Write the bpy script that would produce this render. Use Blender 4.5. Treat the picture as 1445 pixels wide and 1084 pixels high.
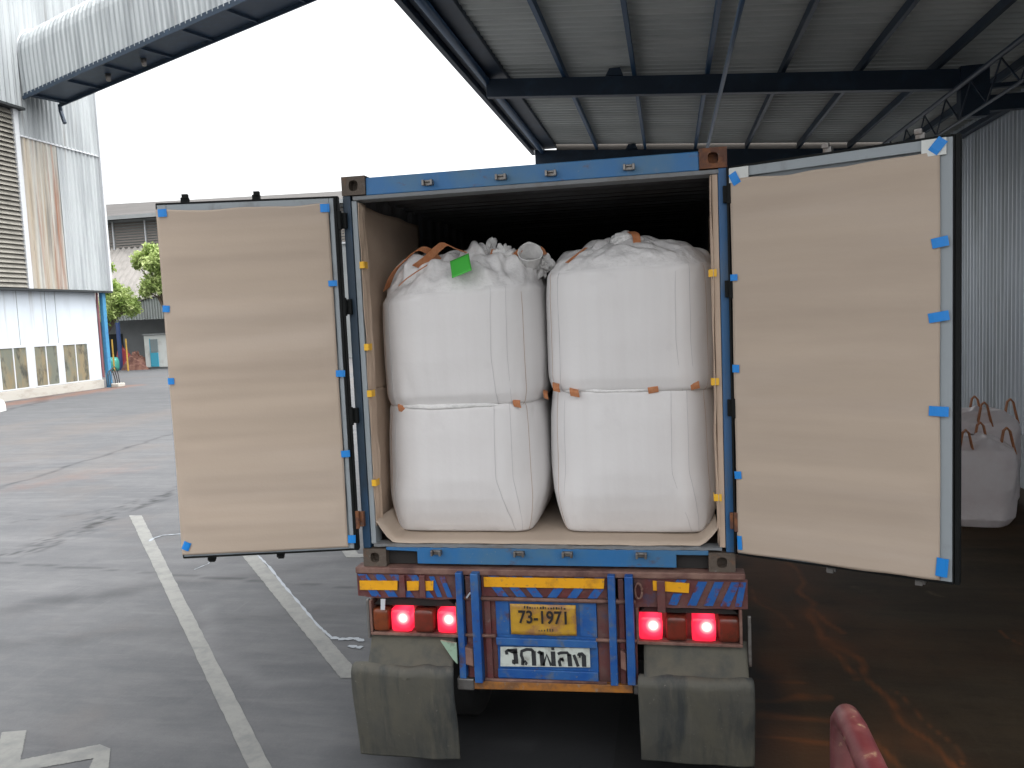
import bpy, bmesh, math, random
import numpy as np
from mathutils import Vector, Matrix, noise
R = math.radians
random.seed(7); rng = np.random.default_rng(7)
for o in list(bpy.data.objects): bpy.data.objects.remove(o)
S = bpy.context.scene; COL = S.collection

# ---------------------------------------------------------------- camera, sky, sun, exposure
cam = bpy.data.cameras.new('camera'); co = bpy.data.objects.new('camera', cam); COL.objects.link(co); S.camera = co
right = Vector((0.98114316, 0.18836721, -0.04331154)); down = Vector((-0.02666945, -0.09000368, -0.99558429)); fwd = Vector((-0.19143363, 0.97796581, -0.08328284))
co.matrix_world = Matrix.Translation((0.857198, -5.114206, 3.095211)) @ Matrix((right, -down, -fwd)).transposed().to_4x4()
cam.sensor_width = 36.0; cam.lens = 1151.296 / 1445 * 36; cam.clip_start = .05; cam.clip_end = 900
S.render.resolution_x = 1024; S.render.resolution_y = 768
W = bpy.data.worlds.new('World'); S.world = W; W.use_nodes = True
nt = W.node_tree; bg = nt.nodes['Background']
sky = nt.nodes.new('ShaderNodeTexSky'); sky.sky_type = 'NISHITA'; sky.sun_disc = False
sky.sun_elevation = R(68); sky.sun_rotation = R(105); sky.air_density = 1.0; sky.dust_density = 6.0; sky.ozone_density = 1.0
hs = nt.nodes.new('ShaderNodeHueSaturation'); hs.inputs['Saturation'].default_value = .10
nt.links.new(sky.outputs[0], hs.inputs['Color']); nt.links.new(hs.outputs[0], bg.inputs[0]); bg.inputs[1].default_value = .15
sl = bpy.data.lights.new('sun', 'SUN'); sl.energy = .5; sl.angle = R(100); sl.color = (1, .97, .93)
so = bpy.data.objects.new('sun', sl); COL.objects.link(so)
so.location = (-20, 0, 30)
el, az = R(68), R(105)            # sun direction: azimuth measured from +Y towards +X
d = Vector((math.sin(az) * math.cos(el), math.cos(az) * math.cos(el), math.sin(el)))
so.rotation_euler = d.to_track_quat('Z', 'Y').to_euler()
S.view_settings.view_transform = 'Standard'; S.view_settings.look = 'None'; S.view_settings.gamma = 1
S.view_settings.use_curve_mapping = False
S.view_settings.exposure = 1.9

# ---------------------------------------------------------------- materials
def mat(name, c, rough=.6, metal=0.0, layers=(), bump=None, spec=.5, trans=0.0):
    m = bpy.data.materials.new(name); m.use_nodes = True; t = m.node_tree; N = t.nodes; L = t.links
    b = N['Principled BSDF']; b.inputs['Roughness'].default_value = rough; b.inputs['Metallic'].default_value = metal
    b.inputs['Specular IOR Level'].default_value = spec
    tc = N.new('ShaderNodeTexCoord'); cur = None
    rgb = N.new('ShaderNodeRGB'); rgb.outputs[0].default_value = (*c, 1); cur = rgb.outputs[0]
    for ly in layers:
        col, sc, lo, hi, am = ly[:5]; rot = ly[5] if len(ly) > 5 else 0
        mp = N.new('ShaderNodeMapping'); mp.inputs['Scale'].default_value = sc if isinstance(sc, tuple) else (sc,) * 3
        mp.inputs['Location'].default_value = (random.random() * 9, random.random() * 9, random.random() * 9)
        mp.inputs['Rotation'].default_value = (0, 0, rot)
        L.new(tc.outputs['Object'], mp.inputs[0])
        n = N.new('ShaderNodeTexNoise'); n.inputs['Scale'].default_value = 1; n.inputs['Detail'].default_value = 6; n.inputs['Roughness'].default_value = .62
        L.new(mp.outputs[0], n.inputs['Vector'])
        mr = N.new('ShaderNodeMapRange'); mr.inputs[1].default_value = lo; mr.inputs[2].default_value = hi; mr.inputs[3].default_value = 0; mr.inputs[4].default_value = am
        L.new(n.outputs[0], mr.inputs[0])
        mx = N.new('ShaderNodeMix'); mx.data_type = 'RGBA'
        L.new(mr.outputs[0], mx.inputs['Factor']); L.new(cur, mx.inputs['A']); mx.inputs['B'].default_value = (*col, 1); cur = mx.outputs['Result']
    L.new(cur, b.inputs['Base Color'])
    if bump:
        n = N.new('ShaderNodeTexNoise'); n.inputs['Scale'].default_value = bump[0]; n.inputs['Detail'].default_value = 5
        L.new(tc.outputs['Object'], n.inputs['Vector'])
        bp = N.new('ShaderNodeBump'); bp.inputs['Strength'].default_value = bump[1]; bp.inputs['Distance'].default_value = bump[2] if len(bump) > 2 else .01
        L.new(n.outputs[0], bp.inputs['Height']); L.new(bp.outputs[0], b.inputs['Normal'])
    return m

BLUE = (.012, .10, .30); MAROON = (.115, .028, .028)
M = dict(
    cont_blue=mat('container_blue', (.02, .13, .32), .5, layers=[((.06, .15, .24), 3, .42, .66, .8), ((.10, .05, .03), (5, 5, 9), .60, .70, .8), ((.2, .2, .2), (9, 9, 3), .6, .8, .4), ((.25, .25, .24), 50, .66, .7, .6)], bump=(14, .15)),
    post_blue=mat('post_blue', (.012, .085, .21), .5, layers=[((.10, .11, .11), (9, 9, 2), .5, .7, .7), ((.02, .09, .22), (5, 5, 1.4), .5, .6, .8)], bump=(20, .15)),
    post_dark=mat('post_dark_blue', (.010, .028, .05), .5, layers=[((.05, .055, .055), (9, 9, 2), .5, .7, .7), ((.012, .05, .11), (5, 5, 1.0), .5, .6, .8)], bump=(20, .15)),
    cont_grey=mat('container_grey', (.17, .18, .19), .55, layers=[((.09, .07, .05), 6, .5, .75, .7)]),
    steel_in=mat('interior_steel', (.10, .10, .105), .6, layers=[((.05, .04, .035), 2, .4, .7, .8)]),
    rustcast=mat('rusty_casting', (.10, .042, .026), .75, layers=[((.24, .09, .03), 12, .45, .65, .85), ((.12, .12, .11), 22, .6, .7, .6)], bump=(40, .5)),
    greycast=mat('worn_casting', (.085, .065, .05), .75, layers=[((.17, .08, .04), 14, .55, .7, .6), ((.16, .15, .14), 22, .6, .7, .6)], bump=(40, .5)),
    gasket=mat('rubber_gasket', (.007, .008, .008), .65, spec=.15, layers=[((.025, .025, .022), 6, .6, .8, .6)]),
    door_grey=mat('door_grey_paint', (.26, .29, .31), .5, layers=[((.12, .11, .10), (6, 6, 3), .58, .75, .6)]),
    kraft=mat('kraft_paper', (.43, .35, .28), .8, layers=[((.375, .305, .25), (.5, .5, 6), .4, .65, .5), ((.46, .385, .325), (.35, .35, 2.6), .5, .7, .5)], bump=(60, .06), spec=.25),
    kraft_in=mat('kraft_liner', (.52, .40, .31), .85, layers=[((.42, .31, .235), (2, 2, 3), .4, .65, .6)], bump=(30, .1), spec=.2),
    tape=mat('blue_tape', (.004, .205, .60), .5, layers=[((.01, .2, .65), 30, .4, .7, .5)]),
    ytape=mat('yellow_tape', (.75, .42, .02), .5),
    fabric=mat('woven_white_fabric', (.67, .655, .65), .6, layers=[((.63, .61, .605), (7, 7, .25), .4, .65, .7), ((.70, .69, .69), (3, 3, 1.2), .5, .7, .5), ((.56, .54, .54), (5, 5, 5), .6, .75, .35)], bump=(5, .22, .03), spec=.3),
    fabric_crush=mat('crumpled_white_fabric', (.70, .69, .68), .6, layers=[((.48, .48, .47), 9, .45, .7, .6)], bump=(16, .7, .03), spec=.35),
    fabric_top=mat('creased_white_fabric', (.68, .665, .66), .6, layers=[((.50, .49, .49), 6, .45, .68, .6)], bump=(7, .7, .05), spec=.3),
    seam=mat('seam_thread', (.40, .27, .20), .8), seam_grey=mat('grey_seam_thread', (.46, .45, .46), .8),
    web=mat('orange_webbing', (.42, .155, .06), .8, layers=[((.55, .28, .15), 20, .4, .7, .5)], bump=(90, .3)),
    green=mat('green_label', (.05, .40, .045), .6),
    maroon=mat('maroon_paint', MAROON, .55, layers=[((.12, .07, .06), 6, .42, .66, .8), ((.03, .012, .012), 3, .5, .7, .6), ((.2, .17, .15), 30, .62, .72, .6), ((.03, .05, .10), 9, .6, .7, .5)], bump=(25, .3)),
    rail=mat('dusty_maroon_rail', (.13, .062, .05), .7, layers=[((.22, .13, .10), 9, .4, .65, .8), ((.05, .02, .02), 4, .55, .7, .8)], bump=(30, .4)),
    tblue=mat('trailer_blue_paint', (.006, .065, .26), .5, layers=[((.03, .12, .30), 4, .4, .65, .8), ((.10, .12, .14), 11, .54, .68, .7), ((.075, .04, .035), 8, .60, .70, .85), ((.16, .17, .17), 45, .64, .7, .6)], bump=(25, .25)),
    stripeblue=mat('worn_blue_stripe', (.008, .08, .29), .55, layers=[((.03, .12, .32), 8, .45, .65, .6), (MAROON, 16, .54, .64, .95), ((.12, .12, .12), 26, .6, .7, .5)], bump=(25, .25)),
    refl=mat('yellow_reflector', (.72, .34, .01), .4, layers=[((.40, .18, .02), 10, .5, .68, .8), ((.15, .10, .07), 28, .6, .7, .6)]),
    orange=mat('orange_bar', (.34, .13, .018), .6, layers=[((.12, .06, .03), 7, .45, .62, .85), ((.2, .18, .15), 25, .6, .7, .6)], bump=(30, .3)),
    plate=mat('yellow_plate', (.42, .235, .02), .5, layers=[((.26, .13, .06), 14, .48, .62, .9), ((.55, .33, .02), 7, .5, .7, .6)], bump=(18, .4)),
    black=mat('black_paint', (.012, .010, .010), .6),
    black_worn=mat('worn_black_paint', (.02, .022, .025), .6, layers=[((.20, .22, .2), 40, .66, .74, .6)]),
    signw=mat('sign_white', (.50, .54, .50), .6, layers=[((.22, .22, .19), 16, .45, .7, .8)]),
    rubber=mat('mud_flap_rubber', (.060, .060, .052), .7, layers=[((.085, .08, .06), (2.2, 2.2, 1.2), .42, .62, .8), ((.022, .027, .03), (7, 7, .8), .5, .66, .8), ((.12, .11, .085), (16, 16, 1.5), .58, .72, .45), ((.16, .15, .13), 34, .66, .72, .7)], bump=(10, .35, .02)),
    flapdirt=mat('muddy_flap_top', (.085, .08, .062), .85, layers=[((.045, .048, .045), 5, .45, .65, .8), ((.12, .105, .075), 3, .5, .7, .6)], bump=(12, .5, .02)),
    chassis=mat('chassis_black', (.015, .013, .012), .8),
    tyre=mat('tyre_rubber', (.015, .015, .015), .85),
    lens=mat('dull_red_lens', (.15, .022, .012), .35, layers=[((.05, .02, .012), 15, .45, .65, .7)]),
    lens_amber=mat('dull_amber_lens', (.17, .04, .012), .35, layers=[((.06, .02, .01), 15, .45, .65, .7)]),
    steel=mat('bare_steel', (.22, .21, .2), .45, .7, layers=[((.09, .06, .045), 12, .5, .7, .8)]),
    roofsheet=mat('galvanised_sheet', (.50, .52, .50), .6, .0, layers=[((.34, .355, .34), (.4, .8, 1), .4, .65, .7), ((.57, .57, .54), (.25, 2.5, 1), .5, .7, .5)]),
    navy=mat('navy_steel_paint', (.012, .026, .048), .5, layers=[((.02, .05, .09), 3, .5, .7, .6)]),
    navy2=mat('blue_steel_tube', (.02, .07, .15), .45),
    wallr=mat('corrugated_wall_paint', (.62, .67, .72), .5, layers=[((.44, .48, .49), (3, 3, .3), .45, .65, .7), ((.70, .75, .80), (2, 2, .5), .5, .7, .6)]),
    whitebase=mat('white_plinth', (.40, .43, .46), .7, layers=[((.25, .26, .26), 3, .5, .7, .6)]),
    clad=mat('weathered_cladding', (.34, .365, .375), .55, layers=[((.21, .23, .24), (2.2, 2.2, .12), .45, .62, .75), ((.15, .14, .125), (3.5, 3.5, .2), .62, .74, .6)]),
    cladrust=mat('rust_streaked_cladding', (.37, .365, .335), .6, layers=[((.29, .22, .14), (1.6, 1.6, .05), .46, .64, .8), ((.20, .075, .03), (1.1, 1.1, .04), .57, .66, .9), ((.09, .09, .085), (3.2, 3.2, .12), .52, .68, .75), ((.1, .1, .1), (3, 3, .3), .62, .7, .7)]),
    louvre=mat('louvre_slats', (.20, .19, .165), .6, layers=[((.11, .105, .09), 1.2, .45, .65, .6)]),
    whitewall=mat('white_wall_paint', (.50, .55, .60), .6, layers=[((.42, .46, .50), (1.1, 1.1, .3), .45, .65, .6), ((.26, .25, .235), (2, 2, .12), .56, .68, .7)]),
    plinth=mat('concrete_plinth', (.38, .365, .33), .8, layers=[((.26, .24, .2), (1.5, 1.5, 4), .5, .7, .7)]),
    frame=mat('white_window_frame', (.48, .50, .52), .5),
    glass=mat('dusty_window_glass', (.13, .14, .115), .2, layers=[((.22, .17, .095), (1.3, 1.3, .5), .4, .6, .8), ((.03, .035, .035), (1.5, 1.5, .7), .5, .62, .8)]),
    bluepipe=mat('blue_post_paint', (.04, .19, .34), .5, layers=[((.03, .10, .25), 3, .5, .7, .6)]),
    redpipe=mat('dull_red_pipe', (.16, .06, .07), .6), shed=mat('shed_cladding', (.22, .24, .24), .6, layers=[((.12, .12, .12), (2, 2, .5), .5, .7, .7)]),
    fargrey=mat('far_wall_grey', (.24, .255, .26), .8, layers=[((.17, .18, .18), .6, .4, .7, .6)]),
    farroof=mat('far_roof', (.07, .066, .063), .7, layers=[((.05, .047, .045), (.5, 3, .5), .4, .65, .7)]),
    farroof2=mat('old_asbestos_roof', (.20, .19, .178), .8, layers=[((.125, .12, .11), 1.2, .45, .7, .7)]),
    lou2=mat('far_louvre', (.16, .145, .13), .7), dark=mat('dark_opening', (.02, .024, .026), .8),
    booth=mat('booth_white', (.60, .62, .60), .6, layers=[((.42, .42, .40), 1.5, .5, .7, .6)]), bdoor=mat('booth_blue_door', (.05, .34, .48), .5), bglass=mat('booth_glass', (.2, .24, .25), .2),
    teal=mat('teal_drum', (.06, .33, .28), .5), redd=mat('red_plastic', (.28, .04, .05), .6), browns=mat('brown_sacking', (.22, .11, .08), .8, layers=[((.12, .05, .04), 3, .45, .6, .9)]),
    ypost=mat('yellow_post', (.55, .34, .06), .6), dblue=mat('dark_blue_post', (.03, .06, .16), .5),
    bark=mat('bark', (.11, .085, .06), .9), hose=mat('black_hose', (.02, .02, .022), .6),
    redrail=mat('red_handrail_paint', (.07, .012, .014), .35, layers=[((.14, .05, .045), 25, .48, .68, .7), ((.20, .13, .08), 45, .60, .66, .85), ((.03, .008, .008), 8, .5, .7, .7)], bump=(50, .15, .003)),
    paint=mat('road_paint', (.165, .168, .158), .7, layers=[((.105, .108, .108), 5, .46, .66, .8), ((.13, .132, .128), 25, .5, .65, .6)]),
    fresh=mat('fresh_white_paint', (.22, .245, .27), .5),
    pinkbag=mat('translucent_bag', (.90, .83, .83), .6, layers=[((.84, .74, .74), 3, .4, .65, .6)], bump=(7, .5, .04)),
    dock=mat('dock_concrete', (.2, .2, .19), .85, bump=(12, .3)),
)
def leafmat(name, a, b):
    m = bpy.data.materials.new(name); m.use_nodes = True; N = m.node_tree.nodes; L = m.node_tree.links; p = N['Principled BSDF']
    tc = N.new('ShaderNodeTexCoord'); n = N.new('ShaderNodeTexNoise'); n.inputs['Scale'].default_value = 1.1; n.inputs['Detail'].default_value = 4
    L.new(tc.outputs['Object'], n.inputs['Vector']); mr = N.new('ShaderNodeMapRange'); mr.inputs[1].default_value = .35; mr.inputs[2].default_value = .65; L.new(n.outputs[0], mr.inputs[0])
    mx = N.new('ShaderNodeMix'); mx.data_type = 'RGBA'; mx.inputs['A'].default_value = (*a, 1); mx.inputs['B'].default_value = (*b, 1); L.new(mr.outputs[0], mx.inputs['Factor'])
    L.new(mx.outputs['Result'], p.inputs['Base Color']); p.inputs['Roughness'].default_value = .6
    tr = N.new('ShaderNodeBsdfTranslucent'); L.new(mx.outputs['Result'], tr.inputs[0]); ms = N.new('ShaderNodeMixShader'); ms.inputs[0].default_value = .4
    L.new(p.outputs[0], ms.inputs[1]); L.new(tr.outputs[0], ms.inputs[2]); L.new(ms.outputs[0], N['Material Output'].inputs[0]); return m
M['leaf'] = leafmat('leaf_green', (.22, .33, .07), (.52, .60, .26))
def lampmat(name, cx, cz):                       # lit tail lamp: a bulb glowing behind a red lens
    m = bpy.data.materials.new(name); m.use_nodes = True; N = m.node_tree.nodes; L = m.node_tree.links; b = N['Principled BSDF']
    tc = N.new('ShaderNodeTexCoord'); vm = N.new('ShaderNodeVectorMath'); vm.operation = 'DISTANCE'; vm.inputs[1].default_value = (cx, 0, cz)
    sx = N.new('ShaderNodeSeparateXYZ'); cb = N.new('ShaderNodeCombineXYZ'); L.new(tc.outputs['Object'], sx.inputs[0]); L.new(sx.outputs[0], cb.inputs[0]); L.new(sx.outputs[2], cb.inputs[2])
    L.new(cb.outputs[0], vm.inputs[0]); cr = N.new('ShaderNodeValToRGB'); e = cr.color_ramp.elements
    e[0].position = 0; e[0].color = (1, .62, .50, 1); e[1].position = .08; e[1].color = (.30, .006, .018, 1)
    for pos, c in ((.02, (1, .55, .45, 1)), (.034, (1, .12, .13, 1)), (.05, (.72, .02, .045, 1))):
        q = e.new(pos); q.color = c
    L.new(vm.outputs['Value'], cr.inputs[0]); L.new(cr.outputs[0], b.inputs['Emission Color']); b.inputs['Emission Strength'].default_value = 1.0
    b.inputs['Base Color'].default_value = (.4, .01, .02, 1); b.inputs['Roughness'].default_value = .25; return m

# ---------------------------------------------------------------- mesh builders
class MB:
    def __init__(s, T=None): s.v = []; s.f = []; s.T = T
    def add(s, vs, fs):
        k = len(s.v)
        for p in vs:
            p = Vector(p); s.v.append(tuple(s.T @ p) if s.T else tuple(p))
        s.f += [tuple(i + k for i in f) for f in fs]; return s
    def box(s, x0, x1, y0, y1, z0, z1):
        return s.add([(x, y, z) for z in (z0, z1) for y in (y0, y1) for x in (x0, x1)], [(0, 2, 3, 1), (4, 5, 7, 6), (0, 1, 5, 4), (2, 6, 7, 3), (0, 4, 6, 2), (1, 3, 7, 5)])
    def hexa(s, c): return s.add(c, [(0, 2, 3, 1), (4, 5, 7, 6), (0, 1, 5, 4), (2, 6, 7, 3), (0, 4, 6, 2), (1, 3, 7, 5)])
    def prism(s, poly, y0, y1):                   # polygon in xz swept along y
        n = len(poly); vs = [(x, y0, z) for x, z in poly] + [(x, y1, z) for x, z in poly]
        return s.add(vs, [tuple(range(n)), tuple(range(2 * n - 1, n - 1, -1))] + [(i, i + n, (i + 1) % n + n, (i + 1) % n) for i in range(n)])
    def tube(s, pts, r, n=8, cap=True):
        P = [Vector(p) for p in pts]; vs = []; fs = []; ref = None
        for i, p in enumerate(P):
            t = (P[min(i + 1, len(P) - 1)] - P[max(i - 1, 0)]).normalized()
            if ref is None: ref = t.orthogonal().normalized()
            ref = (ref - t * ref.dot(t)).normalized(); b = t.cross(ref); rr = r[i] if isinstance(r, (list, tuple)) else r
            vs += [p + (ref * math.cos(a) + b * math.sin(a)) * rr for a in [2 * math.pi * k / n for k in range(n)]]
        for i in range(len(P) - 1): fs += [(i * n + k, i * n + (k + 1) % n, (i + 1) * n + (k + 1) % n, (i + 1) * n + k) for k in range(n)]
        if cap: fs += [tuple(range(n - 1, -1, -1)), tuple(range((len(P) - 1) * n, len(P) * n))]
        return s.add(vs, fs)
    def grid(s, fn, nu, nv, close=False):
        vs = [fn(i / nu, j / nv) for j in range(nv + 1) for i in range(nu + (0 if close else 1))]; w = nu + (0 if close else 1)
        return s.add(vs, [(j * w + i, j * w + (i + 1) % w, (j + 1) * w + (i + 1) % w, (j + 1) * w + i) for j in range(nv) for i in range(nu)])
    def ribbon(s, pts, wd, th=.004):
        P = [Vector(p) for p in pts]; w = Vector(wd) / 2; n = len(P); vs = []
        for i, p in enumerate(P):
            t = (P[min(i + 1, n - 1)] - P[max(i - 1, 0)]).normalized(); nn = t.cross(w).normalized() * th / 2
            vs += [p - w - nn, p + w - nn, p + w + nn, p - w + nn]
        fs = [(0, 1, 2, 3), tuple((n - 1) * 4 + k for k in (3, 2, 1, 0))]
        for i in range(n - 1): fs += [(i * 4 + k, (i + 1) * 4 + k, (i + 1) * 4 + (k + 1) % 4, i * 4 + (k + 1) % 4) for k in range(4)]
        return s.add(vs, fs)
WL = {}
def tagit(o, label=None, cat=None, group=None, kind=None):
    if label: o['label'] = label
    if cat: o['category'] = cat
    if group: o['group'] = group
    if kind: o['kind'] = kind
    return o
def thing(name, label, cat, loc=(0, 0, 0), group=None):
    o = bpy.data.objects.new(name, None); COL.objects.link(o); o.location = loc; o.empty_display_size = .2; WL[o] = Vector(loc)
    return tagit(o, label, cat, group)
SPLIT = {'post', 'back_panel', 'painted_stripes', 'bracket', 'pocket_back', 'seam', 'column', 'trim', 'ledge', 'mullion', 'wall_batten', 'lamp_end_strip', 'bar_end_plate', 'floodlight', 'edge_beam', 'chassis_frame', 'worn_plate_marks', 'cross_tube', 'edge_gutter'}
def build(name, mb, m, parent=None, **k):
    if name not in SPLIT: return build1(name, mb, m, parent, **k)
    p = list(range(len(mb.v)))
    def fd(i):
        while p[i] != i: p[i] = p[p[i]]; i = p[i]
        return i
    for f in mb.f:
        for q in f[1:]: p[fd(q)] = fd(f[0])
    G = {}
    for f in mb.f: G.setdefault(fd(f[0]), []).append(f)
    for fs in G.values():
        ids = sorted({q for f in fs for q in f}); mp = {q: i for i, q in enumerate(ids)}; t = MB(); t.v = [mb.v[q] for q in ids]; t.f = [tuple(mp[q] for q in f) for f in fs]
        o = build1({'painted_stripes': 'painted_stripe', 'worn_plate_marks': 'worn_mark'}.get(name, name), t, m, parent, **k)
    return o
def build1(name, mb, m, parent=None, loc=None, bev=0, smooth=False, solid=0, label=None, kind=None):
    off = WL[parent] if parent else Vector(loc or (0, 0, 0))
    me = bpy.data.meshes.new(name); me.from_pydata([tuple(Vector(v) - off) for v in mb.v], [], mb.f); me.validate()
    bm = bmesh.new(); bm.from_mesh(me); bmesh.ops.recalc_face_normals(bm, faces=bm.faces); bm.to_mesh(me); bm.free()
    o = bpy.data.objects.new(name, me); COL.objects.link(o); me.materials.append(M[m] if isinstance(m, str) else m)
    if parent: o.parent = parent; WL[o] = off
    else: o.location = off; WL[o] = off
    if smooth: me.polygons.foreach_set('use_smooth', [True] * len(me.polygons))
    if solid: md = o.modifiers.new('s', 'SOLIDIFY'); md.thickness = solid; md.offset = 0
    if bev: md = o.modifiers.new('b', 'BEVEL'); md.width = bev; md.segments = 2; md.limit_method = 'ANGLE'; md.angle_limit = R(40)
    if label: o['label'] = label
    if kind: o['kind'] = kind
    return o
def text_mesh(body, size, T, offset=0, sx=1, ex=.0015):
    cu = bpy.data.curves.new('t', 'FONT'); cu.body = body; cu.size = size; cu.extrude = ex; cu.offset = offset; cu.align_x = 'CENTER'; cu.align_y = 'CENTER'
    o = bpy.data.objects.new('t', cu); COL.objects.link(o); bpy.context.view_layer.update()
    me = bpy.data.meshes.new_from_object(o.evaluated_get(bpy.context.evaluated_depsgraph_get()))
    vs = [T @ Vector((v.co.x * sx, v.co.z, v.co.y)) for v in me.vertices]; fs = [tuple(p.vertices) for p in me.polygons]
    bpy.data.objects.remove(o); bpy.data.meshes.remove(me); mb = MB(); mb.add(vs, fs); return mb
def nz(x, y, z, s=1.0, o=0.0): return noise.noise(Vector((x * s + o, y * s + o * .7, z * s - o)))
def corr(u, p, a):                                # trapezoidal sheet profile
    t = (u / p) % 1
    return a * (min(1, max(-1, 1.6 * math.sin(2 * math.pi * t))))

# ---------------------------------------------------------------- ground
def ground_material(name, base, dark, pale, brown):
    m = mat(name, base, .82, layers=[
        (dark, .35, .42, .68, .6), (pale, (.22, 1.5, 1), .46, .66, .6, -.75), (dark, (.35, 2.6, 1), .46, .64, .6, -.8), (dark, 1.7, .48, .66, .45), (pale, (.9, 4.5, 1), .52, .68, .5, -.7),
        (brown, .18, .52, .66, .55), (pale, 2.2, .5, .75, .35), (dark, 7, .5, .8, .35), (pale, 40, .5, .75, .3), (dark, 90, .52, .7, .5), (dark, (1.6, 9, 1), .56, .7, .35, .9), (pale, (14, 1.2, 1), .60, .72, .3, .35)], bump=(30, .35, .006), spec=.22)
    t = m.node_tree; N = t.nodes; L = t.links; b = N['Principled BSDF']; cur = b.inputs['Base Color'].links[0].from_socket
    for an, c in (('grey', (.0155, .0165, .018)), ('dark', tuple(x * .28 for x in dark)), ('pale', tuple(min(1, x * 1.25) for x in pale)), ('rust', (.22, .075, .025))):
        a = N.new('ShaderNodeAttribute'); a.attribute_name = an
        mx = N.new('ShaderNodeMix'); mx.data_type = 'RGBA'; L.new(a.outputs['Fac'], mx.inputs['Factor']); L.new(cur, mx.inputs['A']); mx.inputs['B'].default_value = (*c, 1); cur = mx.outputs['Result']
    L.new(cur, b.inputs['Base Color']); return m
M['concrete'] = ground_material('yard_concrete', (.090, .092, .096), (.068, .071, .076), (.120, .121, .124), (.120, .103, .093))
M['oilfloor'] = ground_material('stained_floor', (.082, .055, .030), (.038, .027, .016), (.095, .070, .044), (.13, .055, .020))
def vnoise(x, y, s, seed):                        # value noise on arrays
    x = x / s; y = y / s; xi = np.floor(x).astype(int); yi = np.floor(y).astype(int); fx = x - xi; fy = y - yi
    fx = fx * fx * (3 - 2 * fx); fy = fy * fy * (3 - 2 * fy)
    h = lambda a, b: (np.sin(a * 127.1 + b * 311.7 + seed * 74.7) * 43758.5453) % 1
    return (h(xi, yi) * (1 - fx) + h(xi + 1, yi) * fx) * (1 - fy) + (h(xi, yi + 1) * (1 - fx) + h(xi + 1, yi + 1) * fx) * fy
def seg(X, Y, pts, w, soft=.5, wob=.0, seed=1):
    X2 = X + (vnoise(X, Y, .35, seed) - .5) * wob; Y2 = Y + (vnoise(X, Y, .3, seed + 5) - .5) * wob; D = np.full(X.shape, 1e9)
    for (ax, ay), (bx, by) in zip(pts, pts[1:]):
        L2 = (bx - ax) ** 2 + (by - ay) ** 2; t = np.clip(((X2 - ax) * (bx - ax) + (Y2 - ay) * (by - ay)) / L2, 0, 1)
        D = np.minimum(D, np.hypot(X2 - ax - t * (bx - ax), Y2 - ay - t * (by - ay)))
    return np.clip((w - D) / (w * soft) , 0, 1)
def sheet(name, x0, x1, y0, y1, z, st, m, marks):
    nx = int((x1 - x0) / st) + 1; ny = int((y1 - y0) / st) + 1
    X, Y = np.meshgrid(np.linspace(x0, x1, nx), np.linspace(y0, y1, ny))
    co_ = np.stack([X, Y, np.full(X.shape, z)], -1).reshape(-1, 3)
    i = np.arange((ny - 1) * (nx - 1)); a = (i // (nx - 1)) * nx + i % (nx - 1); q = np.stack([a, a + 1, a + nx + 1, a + nx], 1)
    me = bpy.data.meshes.new(name); me.vertices.add(len(co_)); me.vertices.foreach_set('co', co_.ravel()); me.loops.add(q.size); me.loops.foreach_set('vertex_index', q.ravel())
    me.polygons.add(len(q)); me.polygons.foreach_set('loop_start', np.arange(len(q)) * 4); me.update(calc_edges=True); me.validate()
    for an, v in marks(X, Y).items():
        at = me.attributes.new(an, 'FLOAT', 'POINT'); at.data.foreach_set('value', np.clip(v, 0, 1).ravel().astype(np.float32))
    me.materials.append(M[m]); o = bpy.data.objects.new(name, me); COL.objects.link(o); tagit(o, kind='structure'); return o
g_ = MB(); g_.add([(-350, -60, 0), (350, -60, 0), (350, 500, 0), (-350, 500, 0)], [(0, 1, 2, 3)]); build('ground', g_, 'concrete', kind='structure')
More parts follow.
